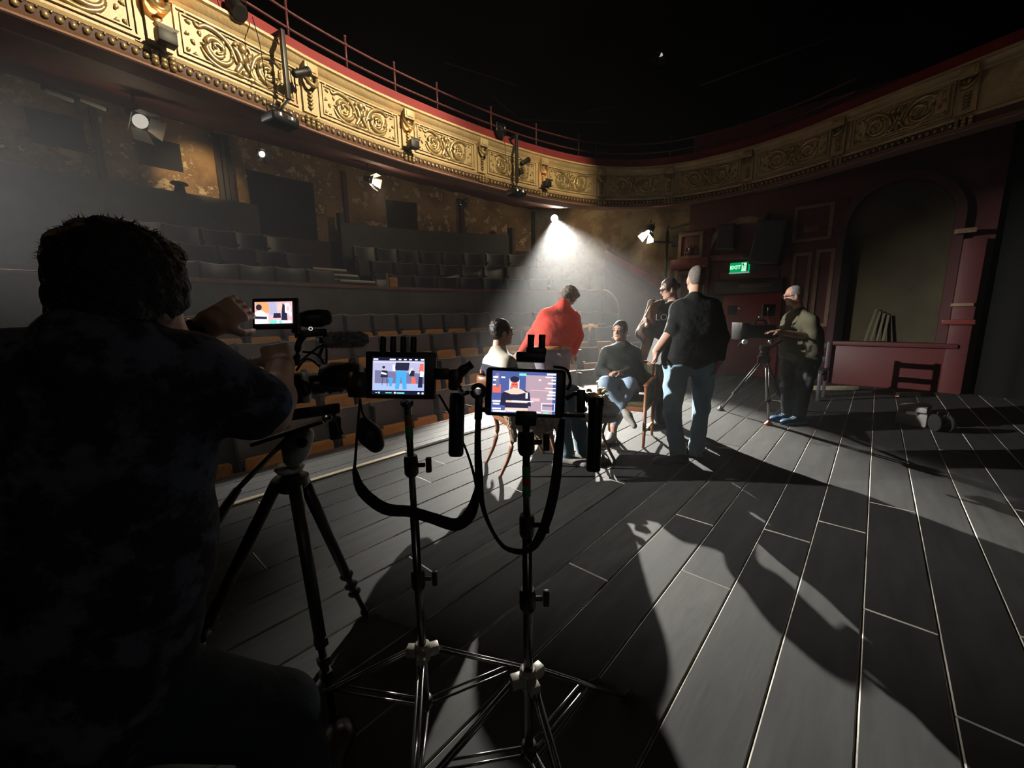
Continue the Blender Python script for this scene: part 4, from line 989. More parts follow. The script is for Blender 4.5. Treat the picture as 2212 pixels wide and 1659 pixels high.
F.ell('top',P(1716,728,D),(.15,.15,.16),k=.08); F.ell('top',P(1748,726,D),(.12,.12,.15),k=.08)
F.cone('top',sl,sl.lerp(el,.85),.082,.085,.04); F.cone('top',sr,sr.lerp(er,.85),.08,.08,.04)
F.mesh('top','t_shirt',cloth('olive_cotton',(.10,.095,.06),(.125,.118,.078),bump=.4,bs=9),r,.008,.004,14)
MB().tube([nb+V3((0,0,.012))+(vd*math.cos(a)+lf*math.sin(a))*.07+lf*.02*math.sin(a)*0 for a in [2*PI*i/16 for i in range(16)]],.008,6,closed=True).build('collar', mat('cream_collar',(.5,.46,.4),.8), r)
for a,b,c in ((hl,kl,al),(hr,kr,ar)): F.chain('bot',[a,a.lerp(b,.5),b,c],[.12,.105,.085,.075],.04)
F.cone('bot',hl,hr,.115,.115,.06)
F.mesh('bot','trousers',cloth('charcoal_denim',(.05,.055,.065),(.07,.077,.09),bump=.6,bs=10),r,.008,.004,12,cut=floorcut)
for (h,t,nm) in ((P(1735,912,D-.02),P(1692,915,D-.06),0),(P(1712,905,D+.12),P(1674,905,D+.1),0)):
    h.z=0; t.z=0; G=Fig(); d=(t-h).normalized(); shoe(G,'s',h,h+d*.29); so=G.mesh('s','shoe',mat('blue_trainer',(.03,.14,.30),.5,color2=(.015,.05,.12),cscale=18),r,.006,cut=floorcut)
    MB().tube([h+d*x+V3((0,0,.012))+d.cross(V3((0,0,1)))*y for x,y in ((-.03,0),(0,.05),(.12,.055),(.25,.055),(.31,0),(.25,-.055),(.12,-.055),(0,-.05))],.014,6,closed=True).build('sole', mat('pale_blue_sole',(.4,.6,.7),.6), so)
    for i in range(3): MB().tube([h+d*(.14+.025*i)+V3((0,0,.085-.012*i))+d.cross(V3((0,0,1)))*o for o in (-.03,0,.03)],.005,5).build('lace', mat('white_lace',(.75,.8,.85),.7), so)
gl=MB()
for k in (-1,1): gl.tube([pf(.032*k+.021*math.cos(a),.098,.004+.017*math.sin(a)) for a in [2*PI*i/10 for i in range(10)]],.0022,4,closed=True); gl.tube([pf(.053*k,.097,.008),pf(.074*k,.05,.006),pf(.078*k,-.005,.0)],.0022,4)
gl.tube([pf(-.011,.099,.006),pf(.011,.099,.006)],.0022,4); gl.build('glasses', mat('wire_frame',(.05,.05,.05),.3,.5), r)
MB().tube([wl+(el-wl).normalized()*.02+(V3((0,0,1))*math.cos(a)+vd*math.sin(a))*.034 for a in [2*PI*i/10 for i in range(10)]],.006,5,closed=True).build('bracelet', mat('brown_band',(.12,.05,.03),.6), r)
# ---------------------------------------------------------------- woman with glasses
D=4.98; F=Fig()
r=empty('person', gnd(1428,914), 'woman with glasses in brown shearling jacket and black sweater lettered LO', 'person')
hc=P(1444,624,D); nb=P(1456,660,D+.02); vd=V3((hc.x,hc.y,0)).normalized(); lf=V3((-vd.y,vd.x,0))
pf=head(F,hc,lf*.9-vd*.42+V3((0,0,-.3)),nb,1.0,hair='tied')
sr=P(1413,676,D-.05); sl=P(1490,680,D+.12); hl=P(1452,785,D+.1); hr=P(1420,785,D)
er=P(1390,718,D-.08); w1=P(1396,706,D-.22); el=P(1485,730,D+.1); w2=P(1445,745,D-.1)
torso(F,'body',sl,sr,hl,hr,.08,.085,.09,nb); F.chain('body',[sr,er,w1],[.045,.04,.028]); F.chain('body',[sl,el,w2],[.045,.04,.028])
hand(F,w1,V3((0,0,.6))-vd*.5+lf*-.2,lf,.95,1.5,thumb=-1); hand(F,w2,lf-V3((0,0,.3)),vd*-1,.9,.8)
kl=P(1452,850,D+.1); al=P(1450,900,D+.1); kr=P(1420,850,D); ar=P(1428,903,D-.02)
for a,b,c in ((hl,kl,al),(hr,kr,ar)): F.chain('body',[a,b,c],[.07,.05,.035])
F.mesh('body','body',SK(m_skin),r,.0065); F.mesh('hair','hair',mat('dark_brown_hair',(.035,.022,.016),.45),r,.0065)
torso(F,'top',sl,sr,hl,hr,.11,.112,.115,nb+V3((0,0,-.015))); F.mesh('top','sweater',cloth('black_jersey',(.022,.021,.022),(.03,.029,.03),bump=.4),r,.008,.004,14)
for a,b,c in ((hl,kl,al),(hr,kr,ar)): F.chain('bot',[a,b,c],[.1,.072,.06],.04)
F.cone('bot',hl,hr,.1,.1,.06); F.mesh('bot','trousers',cloth('black_trousers',(.02,.02,.022),(.027,.027,.03)),r,.009,.004,15,cut=floorcut)
for (h,t) in ((P(1440,912,D),P(1408,915,D-.05)),(P(1462,905,D+.1),P(1432,905,D+.08))):
    h.z=0;t.z=0; G=Fig(); shoe(G,'s',h,h+(t-h).normalized()*.26,.95); G.mesh('s','boot',MATS['black_leather'],r,.007,cut=floorcut)
# open jacket: sleeves, back and two front edges
F.chain('jk',[sr,er,er.lerp(w1,.75)],[.088,.085,.07],.04); F.chain('jk',[sl,el,el.lerp(w2,.7)],[.088,.085,.07],.04)
jb=P(1440,700,D+.18)
for t in (0,.5,1): F.cone('jk',sr.lerp(sl,t)+vd*.06,hr.lerp(hl,t)+vd*.07,.08,.09,.06)
F.chain('jk',[P(1408,655,D-.08),P(1398,720,D-.1),P(1392,785,D-.06)],[.05,.055,.06],.05)
F.chain('jk',[P(1428,655,D-.02),P(1412,664,D-.04),sr],[.05,.06,.08],.04); F.mesh('jk','jacket',cloth('brown_suede',(.06,.04,.028),(.09,.06,.04),bump=.5),r,.008,.004,12)
MB().add([P(1432,650,D-.16),P(1405,660,D-.2),P(1401,668,D-.2),P(1407,700,D-.2),P(1410,698,D-.19),P(1420,668,D-.18)],[(0,1,2,3,4,5)]).build('lapel', cloth('rust_suede',(.6,.22,.085),(.52,.18,.075)), r)
lp=bpy.data.objects[r.children[-1].name]; sm=lp.modifiers.new('thick','SOLIDIFY'); sm.thickness=.02
MB().add([P(1400,722,D-.18),P(1394,724,D-.19),P(1384,784,D-.16),P(1390,788,D-.15),P(1403,770,D-.16),P(1406,740,D-.17)],[(0,1,2,3,4,5)]).build('front_flap', cloth('tan_suede',(.5,.25,.13),(.42,.2,.11)), r)
sm=r.children[-1].modifiers.new('thick','SOLIDIFY'); sm.thickness=.02
m_fur=mat('cream_fleece',(.75,.66,.54),.9,bump=.8,bscale=60)
for pts in ([(1424,649),(1412,654),(1403,664),(1397,676),(1391,688),(1385,697)],[(1385,697),(1380,706),(1384,718),(1392,724)],[(1396,722),(1391,745),(1385,770),(1383,785)],[(1444,700),(1440,730),(1432,760),(1428,786)]):
    MB().tube(catmull([P(x,y,D-.12) for x,y in pts],4),.0075,6).build('fleece_edge', m_fur, r, smooth=True)
gl=MB()
for k in (-1,1): gl.tube([pf(.032*k+.025*math.cos(a),.1,.004+.019*math.sin(a)) for a in [2*PI*i/12 for i in range(12)]],.003,4,closed=True); gl.tube([pf(.056*k,.098,.01),pf(.076*k,.05,.012),pf(.079*k,-.01,.008)],.003,4)
gl.build('glasses', mat('black_frame',(.012,.012,.012),.3), r)
tr=(P(1440,684,D-.2)-P(1412,684,D-.2)).normalized(); tu=tr.cross(vd)*1
if tu.z<0: tu=-tu
text('LO', .115, P(1429,686,D-.205), tr, tu, mat('white_print',(.62,.58,.56),.8), 'lettering', r, .004, bold=-.002)
# ---------------------------------------------------------------- red-sweater man bending
D=4.85; F=Fig()
r=empty('person', gnd(1212,915), 'man in red sweater and lilac trousers leaning forward, seen from behind', 'person')
hc=P(1229,642,D+.12); nb=P(1216,662,D+.02); vd=V3((hc.x,hc.y,0)).normalized(); lf=V3((-vd.y,vd.x,0))
head(F,hc,-lf*.75+vd*.6+V3((0,0,-.75)),nb,1.0,up=V3((0,0,1))+(-lf*.5),hair='full')
sl=P(1177,684,D+.03); sr=P(1239,688,D+.08); hl=P(1172,762,D); hr=P(1212,762,D)
el=P(1152,728,D+.05); wl=P(1128,758,D+.12); er=P(1246,726,D+.12); wr2=P(1238,762,D+.18)
torso(F,'body',sl,sr,hl,hr,.085,.09,.095,nb); F.chain('body',[sl,el,wl],[.048,.04,.03]); F.chain('body',[sr,er,wr2],[.048,.04,.03])
hand(F,wl,P(1116,770,D+.15)-wl,vd,1.0,.8); hand(F,wr2,P(1232,780,D+.2)-wr2,vd,1.0,.5)
kl=P(1180,838,D+.08); al=P(1186,896,D+.05); kr=P(1214,838,D+.12); ar=P(1220,896,D+.1)
for a,b,c in ((hl,kl,al),(hr,kr,ar)): F.chain('body',[a,b,c],[.08,.055,.04])
F.mesh('body','body',SK(m_skin),r,.0065); F.mesh('hair','hair',mat('greying_brown_hair',(.10,.075,.06),.7,color2=(.2,.16,.13),cscale=30,bump=.8,bscale=40),r,.0065,.004,45)
torso(F,'top',sl,sr,P(1176,742,D),P(1214,742,D),.115,.135,.13,nb+V3((0,0,-.015))); F.chain('top',[sl,el,wl+ (el-wl).normalized()*.02],[.085,.08,.055],.04); F.chain('top',[sr,er,wr2+(er-wr2).normalized()*.02],[.085,.08,.055],.04)
F.cone('top',nb+V3((0,0,-.01)),nb+V3((0,0,.03)),.068,.062,.03)
F.mesh('top','sweater',cloth('red_wool',(.66,.07,.05),(.72,.085,.06),bump=.6,bs=12),r,.008,.0025,11)
for a,b,c in ((hl,kl,al),(hr,kr,ar)): F.chain('bot',[a,b,c+V3((0,0,-.05))],[.115,.08,.07],.04)
F.cone('bot',hl,hr,.115,.115,.06); F.mesh('bot','trousers',cloth('lilac_grey_cotton',(.23,.2,.25),(.27,.24,.29)),r,.009,.005,15,cut=floorcut)
bc=(P(1176,750,D)+P(1214,750,D))/2; ex_=(P(1214,750,D)-P(1176,750,D)).normalized()
MB().tube([bc+ex_*.215*math.cos(a)+ex_.cross(V3((0,0,1)))*.16*math.sin(a) for a in [2*PI*i/28 for i in range(28)]],.022,6,closed=True,flat=.35,up=ex_).build('belt', mat('tan_leather_belt',(.5,.2,.07),.4), r, smooth=True)
for (h,t) in ((al,al+vd*.2),(ar,ar+vd*.2)):
    h=V3((h.x,h.y,0)); G=Fig(); shoe(G,'s',h-vd*.05,h+vd*.22); G.mesh('s','shoe',MATS['black_leather'],r,.008,cut=floorcut)
# ---------------------------------------------------------------- actress on the wooden armchair
D=4.66; F=Fig()
r=empty('person', P(1345,850,D), 'seated woman in dark sweater and pale jeans with crossed legs', 'person')
hc=P(1339,715,D); nb=P(1345,748,D+.03); vd=V3((hc.x,hc.y,0)).normalized(); lf=V3((-vd.y,vd.x,0))
head(F,hc,-vd*.9+lf*.42+V3((0,0,.03)),nb,.96,hair='tied')
sr=P(1309,764,D+.03); sl=P(1372,764,D+.03); hr=P(1328,838,D+.08); hl=P(1362,838,D+.08)
er=P(1297,802,D+.04); w1=P(1321,809,D-.16); el=P(1382,806,D+.04); w2=P(1340,806,D-.18)
torso(F,'body',sl,sr,hl,hr,.075,.08,.09,nb); F.chain('body',[sr,er,w1],[.042,.036,.026]); F.chain('body',[sl,el,w2],[.042,.036,.026])
hand(F,w1,P(1340,805,D-.2)-w1,V3((0,0,-1)),.9,.5); hand(F,w2,P(1322,805,D-.22)-w2,V3((0,0,-1)),.9,.5)
kn1=P(1310,828,D-.36); an1=P(1345,880,D-.32); kn2=P(1360,830,D-.38); an2=P(1326,921,D-.24)
F.chain('body',[hl,kn1,an1],[.075,.05,.034]); F.chain('body',[hr,kn2,an2,V3((an2.x,an2.y,.05))],[.075,.05,.034,.034])
F.mesh('body','body',SK(m_skin),r,.006); F.mesh('hair','hair',mat('black_brown_hair',(.02,.014,.012),.4),r,.006)
torso(F,'top',sl,sr,hl,hr,.098,.1,.108,nb+V3((0,0,-.01))); F.chain('top',[sr,er,er.lerp(w1,.85)],[.066,.062,.045],.035); F.chain('top',[sl,el,el.lerp(w2,.85)],[.066,.062,.045],.035)
F.mesh('top','sweater',cloth('charcoal_green_knit',(.022,.026,.024),(.03,.034,.031)),r,.008,.004,14)
F.chain('bot',[hl,kn1,an1.lerp(kn1,.08)],[.1,.078,.052],.03); F.chain('bot',[hr,kn2,an2.lerp(kn2,.12)],[.1,.075,.052],.03); F.cone('bot',hl,hr,.105,.105,.05)
F.mesh('bot','jeans',cloth('pale_denim',(.28,.40,.55),(.34,.46,.6),bump=.5),r,.008,.004,16)
G=Fig(); shoe(G,'s',V3((0,0,0)),V3((0,.25,0)),.92); so=G.mesh('s','shoe',mat('white_trainer',(.62,.6,.54),.6),None,.007) if False else None
for (a,toe,mm) in ((an2,gnd(1300,962),mat('white_trainer',(.62,.6,.54),.6)),):
    h=V3((a.x,a.y,0)); t=V3((toe.x,toe.y,0)); G=Fig(); shoe(G,'s',h,h+(t-h).normalized()*.25,.95); G.mesh('s','shoe',mm,r,.007,cut=floorcut)
G=Fig(); t=P(1370,920,D-.46); G.chain('s',[an1,an1.lerp(t,.45),t],[.04,.042,.03],.03); G.mesh('s','shoe',mat('grey_trainer',(.3,.28,.25),.7),r,.007)
# ---------------------------------------------------------------- seated man in striped sweater
D=3.72; F=Fig()
r=empty('person', P(1100,900,D), 'dark-haired man in striped sweater seated facing right, partly behind a monitor', 'person')
hc=P(1085,717,D); nb=P(1077,760,D); vd=V3((hc.x,hc.y,0)).normalized(); lf=V3((-vd.y,vd.x,0)); rt=-lf
head(F,hc,rt*.93+vd*.35,nb,1.0,hair='short')
sl=P(1060,784,D+.16); sr=P(1098,788,D-.16); hl=P(1094,868,D+.12); hr=P(1106,870,D-.08)
er=P(1078,850,D-.2); w1=P(1120,868,D-.15); el=P(1044,838,D+.16); w2=P(1046,818,D+.3)
torso(F,'body',sl,sr,hl,hr,.085,.09,.095,nb); F.chain('body',[sr,er,w1],[.045,.04,.03]); F.chain('body',[sl,el,w2],[.045,.04,.03])
hand(F,w1,rt,V3((0,0,-1)),1.0,.6); hand(F,w2,P(1040,800,D+.3)-w2,rt,1.0,.9)
k1=P(1205,862,D+.02); a1=P(1225,975,D+.1); k2=P(1234,850,D+.22); a2=P(1262,972,D+.2)
F.chain('body',[hr,k1,a1],[.085,.055,.04]); F.chain('body',[hl,k2,a2],[.085,.055,.04])
F.mesh('body','body',SK(m_skin),r,.006); F.mesh('hair','hair',mat('dark_hair',(.028,.02,.015),.4,bump=.6,bscale=50),r,.006,.003,50)
torso(F,'top',sl,sr,hl,hr,.108,.115,.12,nb+V3((0,0,-.01))); F.chain('top',[sr,er,er.lerp(w1,.85)],[.075,.068,.05],.035); F.chain('top',[sl,el,el.lerp(w2,.85)],[.075,.068,.05],.035)
m_st=mat('striped_knit',(.6,.55,.45),.85,spec=.2); nt=m_st.node_tree; b_=nt.nodes['Principled BSDF']
tc=nt.nodes.new('ShaderNodeTexCoord'); sx=nt.nodes.new('ShaderNodeSeparateXYZ'); rp=nt.nodes.new('ShaderNodeValToRGB'); mr=nt.nodes.new('ShaderNodeMapRange')
mr.inputs[1].default_value=.5; mr.inputs[2].default_value=1.25; nt.links.new(tc.outputs['Object'],sx.inputs[0]); nt.links.new(sx.outputs[2],mr.inputs[0]); nt.links.new(mr.outputs[0],rp.inputs[0])
rp.color_ramp.interpolation='CONSTANT'; e=rp.color_ramp.elements; zz=lambda z:(z-.5)/.75
zy=P(1080,787,D).z
e[0].position=0; e[0].color=(.62,.56,.46,1); e[1].position=zz(zy-.36); e[1].color=(.035,.04,.06,1)
for pos,c in ((zy-.24,(.62,.56,.46,1)),(zy-.12,(.035,.04,.06,1)),(zy,(.66,.6,.5,1))): q=e.new(zz(pos)); q.color=c
nt.links.new(rp.outputs[0],b_.inputs['Base Color'])
F.mesh('top','sweater',m_st,r,.008,.003,14)
F.chain('bot',[hr,k1,a1],[.11,.085,.07],.03); F.chain('bot',[hl,k2,a2],[.11,.085,.072],.03); F.cone('bot',hl,hr,.115,.115,.05)
F.mesh('bot','jeans',cloth('mid_denim',(.11,.19,.25),(.15,.24,.3),bump=.6,bs=12),r,.008,.004,12,cut=floorcut)
for (a,) in ((a1,),(a2,)):
    h=V3((a.x,a.y,0)); G=Fig(); d=(rt*.8-vd*.5); d.z=0; d.normalize(); shoe(G,'s',h-d*.05,h+d*.22); G.mesh('s','shoe',mat('suede_grey_shoe',(.25,.24,.22),.7),r,.007,cut=floorcut)

# ================================================================= CHAIRS, TABLE, STAGE PROPS
m_wood = mat('reddish_chair_wood',(.20,.075,.035),.4,color2=(.28,.11,.05),cscale=6,stretch=(1,1,.2)); m_pinkpad=mat('pink_upholstery',(.5,.27,.24),.8)
up=Vector((0,0,1))
# sabre-legged chair of the seated man
RN=gnd(1080,1030); RF=gnd(1050,1000); sd=(RF-RN); sd.z=0; wd=sd.length; sd.normalize(); fw=Vector((sd.y,-sd.x,0))
ch=empty('sabre_leg_chair',(RN+RF)/2+fw*.25,'dark wooden chair with curved sabre legs under the striped-sweater man','chair')
def sabre(foot, top, name='leg', bow=.05, dirn=fw):
    foot=Vector(foot); pts=[foot, foot.lerp(top,.35)+dirn*bow, foot.lerp(top,.7)+dirn*bow*1.1, top]
    MB().tube(catmull(pts,5),[.014+.010*i/15 for i in range(16)],6).build(name, m_wood, ch, smooth=True)
zs=.47; off=.10
for f_ in (RN,RF): sabre(f_, f_+fw*off+up*zs)
for f_ in (RN,RF): sabre(f_+fw*.62, f_+fw*(off+.42)+up*zs, bow=-.04)
c=(RN+RF)/2+fw*(off+.21)
MB().obox(c+up*(zs+.0),fw*.23,sd*(wd/2+.03),up*.03).build('seat_frame', m_wood, ch, bevel=.01)
MB().obox(c+up*(zs+.045),fw*.22,sd*(wd/2+.02),up*.03).build('seat_pad', m_pinkpad, ch, bevel=.02)
for f_ in (RN,RF): MB().tube(catmull([f_+fw*off+up*zs,f_+fw*(off-.03)+up*(zs+.22),f_+fw*(off-.12)+up*(zs+.42)],5),.018,6).build('back_post', m_wood, ch, smooth=True)
MB().tube(catmull([RN+fw*(off-.1)+up*(zs+.36),c-fw*.42+up*(zs+.37),RF+fw*(off-.1)+up*(zs+.36)],6),.05,8,flat=.3,up=fw).build('crest_rail', m_wood, ch, smooth=True)
# shaggy throw over the seat
th=empty('fur_throw', c+up*(zs+.08),'shaggy beige fur throw hanging over the sabre-legged chair','throw')
G=Fig(); G.ell('t',c+up*(zs+.06),(.27,.27,.05),k=.05); 
for t in np.linspace(-.2,.22,6): G.cone('t',c+fw*t-sd*(wd/2-.02)+up*(zs+.06),c+fw*(t)-sd*(wd/2+.07)+up*(zs-.10-.03*math.sin(t*20)),.04,.03,.04)
m_shag=mat('beige_shag',(.42,.30,.2),.95,color2=(.25,.17,.11),cscale=30,bump=1,bscale=60)
G.mesh('t','cloth',m_shag,th,.009,.006,30)
rnd=random.Random(3); st=MB()
for i in range(900):
    t=rnd.uniform(-.24,.26); v=rnd.uniform(0,1); p=c+fw*t-sd*(wd/2-.02+.1*v)+up*(zs+.11-.2*v); o=(-sd*rnd.uniform(.2,1)+fw*rnd.uniform(-.6,.6)-up*rnd.uniform(.2,1)).normalized()*rnd.uniform(.02,.045); s_=fw*.003
    st.add([p-s_,p+s_,p+o],[(0,1,2)])
so=st.build('shag', m_shag, th); tag(so, kind='stuff')
# actress's armchair
AC=Vector((4.13,2.0,0)); az=math.radians(193); f2=Vector((math.cos(az),math.sin(az),0)); s2=Vector((-f2.y,f2.x,0))
ca=empty('wooden_armchair',AC,'reddish wooden armchair with camouflage-green fabric under the seated woman','chair')
m_cam=mat('camouflage_fabric',(.09,.075,.025),.85,color2=(.03,.03,.014),cscale=9,lo=.45,hi=.52); m_wood2=mat('orange_brown_wood',(.33,.13,.05),.4,color2=(.22,.08,.035),cscale=6)
for sx,fx in ((1,1),(1,-1),(-1,1),(-1,-1)):
    b=AC+f2*.23*fx+s2*.25*sx; MB().tube([b+f2*.02*fx,b+up*.2,b+up*(.66 if fx>0 else .84)-f2*(.0 if fx>0 else .06)],[.015,.02,.018],6).build('leg', m_wood2, ca, smooth=True)
MB().obox(AC+up*.40,f2*.24,s2*.26,up*.025).build('seat_frame', m_wood2, ca, bevel=.008)
MB().obox(AC+up*.445,f2*.23,s2*.24,up*.03).build('cushion', m_cam, ca, bevel=.02)
for sx in (1,-1):
    MB().bar(AC+s2*.25*sx+f2*.26+up*.66,AC+s2*.25*sx-f2*.27+up*.68,.045,.025).build('armrest', m_wood2, ca, bevel=.008)
    MB().obox(AC+s2*.25*sx+up*.53,f2*.2,s2*.012,up*.11).build('side_panel', m_cam, ca, bevel=.006)
    MB().bar(AC+s2*.25*sx+f2*.22+up*.16,AC+s2*.25*sx-f2*.22+up*.16,.02,.02).build('stretcher', m_wood2, ca)
MB().obox(AC-f2*.27+up*.66,f2*.02,s2*.23,up*.17).build('backrest', m_cam, ca, bevel=.01)
MB().bar(AC-f2*.29+up*.84-s2*.26,AC-f2*.29+up*.84+s2*.26,.03,.04).build('crest_rail', m_wood2, ca, bevel=.008)
# low round table with props
TC=P(1293,897,3.95); tb=empty('round_table',(TC.x,TC.y,0),'low round table with pale top between the two seated actors','table')
MB().lathe((TC.x,TC.y,TC.z-.03),[(.19,0),(.215,.008),(.22,.02),(.21,.03)],n=28).build('table_top', mat('pale_table_top',(.62,.55,.42),.5), tb, smooth=True, autosmooth=40)
for k in range(3):
    a=2*PI*k/3+.4; d=Vector((math.cos(a),math.sin(a),0)); MB().tube(catmull([Vector((TC.x,TC.y,TC.z-.03))+d*.1,Vector((TC.x,TC.y,.22))+d*.06,Vector((TC.x,TC.y,.0))+d*.2],5),.014,6).build('leg', m_wood2, tb, smooth=True)
bd=MB().lathe(P(1296,871,3.95),[(.0,0),(.10,0),(.115,.012)],n=20).build('serving_board', mat('orange_board',(.5,.24,.08),.5)); 
bo=P(1296,872,3.95); bd_loc=bo
tag(bd,'small orange-brown board raised on folded cloth on the low table','board')
cl=empty('folded_cloth',TC,'white and lilac folded cloth on the low round table','cloth')
G=Fig(); G.ell('c',Vector((TC.x,TC.y,TC.z+.035))+Vector((.06,-.05,0)),(.14,.12,.05),k=.05); G.ell('c',P(1318,880,3.95),(.07,.07,.05),k=.05); G.mesh('c','cloth',mat('white_lilac_cloth',(.6,.57,.64),.8,color2=(.75,.72,.7),cscale=9),cl,.008,.008,24)
fl_=empty('dried_bouquet',bo+up*.012,'bunch of golden dried flowers lying on the board on the low table','flowers')
rnd=random.Random(5)
for i in range(26):
    p=P(1272+rnd.random()*38,838+rnd.random()*26,3.93+rnd.random()*.1); fm=MB()
    for j in range(5):
        a=2*PI*j/5; fm.ball(p+Vector((math.cos(a)*.016,math.sin(a)*.016,rnd.uniform(-.006,.006))),(.017,.017,.011),6)
    fm.ball(p+up*.008,.012,6); fm.build('blossom', (mat('golden_petals',(.8,.55,.16),.7),mat('straw_petals',(.8,.66,.34),.7),mat('olive_leaf',(.2,.22,.08),.7))[i%2 if i%6 else 2], fl_, smooth=True)
ap_=MB().ball(P(1262,884,3.9),.032,12).build('red_apple', mat('red_skin',(.5,.06,.04),.4)); tag(ap_,'small red fruit at the left edge of the low table','fruit')
# black chair behind the operator
SB=gnd(1765,866); k=empty('black_chair',SB,'black wooden chair by the wall behind the camera operator','chair')
f3=Vector((-1,.1,0)).normalized(); s3=Vector((-f3.y,f3.x,0)); m_bw=mat('black_painted_wood',(.03,.03,.032),.45)
for sx,fx in ((1,1),(1,-1),(-1,1),(-1,-1)):
    b=SB+f3*.2*fx-f3*.2+s3*(.2*sx-.2); MB().box((b.x-.022,b.y-.022,0),(b.x+.022,b.y+.022,.46 if fx>0 else .9)).build('leg', m_bw, k, bevel=.004)
cS=SB-f3*.2-s3*.2
MB().obox(cS+up*.46,f3*.24,s3*.24,up*.02).build('seat', m_bw, k, bevel=.008); MB().obox(cS+up*.41,f3*.2,s3*.2,up*.03).build('apron', m_bw, k)
for z in (.62,.84): MB().obox(cS-f3*.2+up*z,f3*.012,s3*.2,up*.04).build('back_rail', m_bw, k, bevel=.006)
# equipment case and cable reel at the right
p0=gnd(1990,928); cs=empty('equipment_case',p0,'grey flat equipment case lying on the stage floor at right','case')
a=gnd(1932,915); b=gnd(2000,925); u=(b-a); u.z=0; L_=u.length; u.normalize(); n_=Vector((-u.y,u.x,0))
if n_.x<0: n_=-n_
cc=a+u*L_/2+n_*.2
MB().obox(cc+up*.08,u*(L_/2),n_*.2,up*.08).build('lower_shell', mat('grey_case',(.22,.215,.2),.6,color2=(.3,.29,.27),cscale=6), cs, bevel=.02)
MB().obox(cc+up*.20,u*(L_/2-.01),n_*.19,up*.036).build('lid', MATS['grey_case'], cs, bevel=.02)
MB().obox(cc-n_*.205+up*.16,u*.05,n_*.008,up*.02).build('latch', m_chrome, cs)
c=gnd(2030,932)+up*.0; dr_=empty('cable_drum',c,'small black cable drum beside the grey case on the floor','cable drum')
ax=(u*.8+n_*.6).normalized()
for o in (-.06,.06): MB().lathe(c+up*.10+ax*o,[(.1,-.006),(.1,.006)],ax,20).build('flange', m_black, dr_, smooth=True, autosmooth=40)
MB().lathe(c+up*.10,[(.06,-.055),(.06,.055)],ax,18).build('core', mat('black_rubber',(.01,.01,.01),.3), dr_, smooth=True, autosmooth=40)
MB().tube([c+up*.10-ax*.05,c+up*.23-ax*.05,c+up*.23+ax*.05,c+up*.10+ax*.05],.008,6).build('handle', m_chrome, dr_)
# operator's tripod and cinema camera
OT=gnd(1660,918); oh=P(1648,775,depth(OT)+.12)
D=5.02
tp=empty('camera_tripod',Vector((OT.x+.25,OT.y+.05,0)),'silver-legged camera tripod with a pink rubber foot under the cinema camera','tripod')
apex=P(1650,780,D)
feet=[gnd(1660,918),gnd(1556,886),gnd(1700,893)]
for i,f_ in enumerate(feet):
    d=(f_-apex); top=apex+Vector((d.x,d.y,0)).normalized()*.06-up*.04
    lg=MB(); x=d.cross(up).normalized()
    for o in (-.022,.022): lg.cyl(top+x*o,top.lerp(f_,.62)+x*o,.012,n=8)
    lo_=lg.build('leg', (m_silver if i==0 else m_black), tp, smooth=True)
    MB().cyl(top.lerp(f_,.35),top.lerp(f_,.93),.014,n=8).build('lower_tube', (mat('brass_silver',(.75,.68,.5),.25,.9) if i==0 else m_black), lo_, smooth=True)
    MB().obox(top.lerp(f_,.6),x*.036,d.normalized()*.015,x.cross(d.normalized())*.02).build('clamp', m_black, lo_, bevel=.004)
    MB().lathe((f_.x,f_.y,0),[(.045,0),(.05,.015),(.03,.035),(.015,.06)],n=14).build('foot', mat('pink_rubber',(.75,.16,.13),.5) if i==0 else m_black, lo_, smooth=True)
MB().obox(apex+up*.02,Vector((.06,0,0)),Vector((0,.06,0)),up*.05).build('shoulder', m_black, tp, bevel=.015)
MB().lathe(apex+up*.06,[(.05,0),(.055,.05),(.04,.06),(.06,.08),(.06,.13)],n=16).build('fluid_head', mat('dark_grey_metal',(.05,.05,.05),.4,.5), tp, smooth=True, autosmooth=40)
MB().lathe(P(1664,737,D-.08),[(.03,-.03),(.035,0),(.03,.03)],Vector((-1,-.3,0)),14).build('tension_dial', m_chrome, tp, smooth=True)
MB().tube([P(1652,752,D),P(1670,748,D-.05),P(1690,735,D-.1)],.012,6).build('pan_bar', m_black, tp, smooth=True)
kc=empty('cinema_camera',P(1640,722,D),'black cinema camera with matte box on the silver-legged tripod','camera')
ld=(P(1600,722,D)-P(1650,722,D)).normalized(); lu=up; lr=ld.cross(lu).normalized()
MB().obox(P(1640,716,D),ld*.17,lr*.07,lu*.085).build('body', m_black, kc, bevel=.015)
MB().lathe(P(1622,718,D),[(.05,0),(.055,.02),(.055,.06),(.065,.08),(.065,.1)],ld,18).build('lens', m_black, kc, smooth=True, autosmooth=40)
MB().prism([(-.10,-.1),(.10,-.1),(.12,.11),(-.12,.11)],P(1604,716,D)-ld*.02,lr,lu,ld*.1).build('matte_box', m_black, kc, bevel=.008)
MB().lathe(P(1606,738,D-.1),[(.022,0),(.03,.01),(.03,.04)],-lr if lr.dot(P(1606,738,D-.2)-P(1606,738,D))<0 else lr,14).build('focus_knob', mat('white_plastic',(.7,.68,.64),.4), kc, smooth=True, autosmooth=40)
MB().tube([P(1602,738,D-.06),P(1598,744,D-.08),P(1596,752,D-.08)],.014,6).build('knob_arm', m_black, kc)
MB().tube([P(1630,706,D),P(1634,692,D),P(1652,692,D),P(1658,704,D)],.012,6).build('top_handle', m_black, kc, smooth=True)
MB().obox(P(1660,670,D+.05),ld*.08,lr*.02,lu*.075).build('monitor', m_black, kc, bevel=.008)
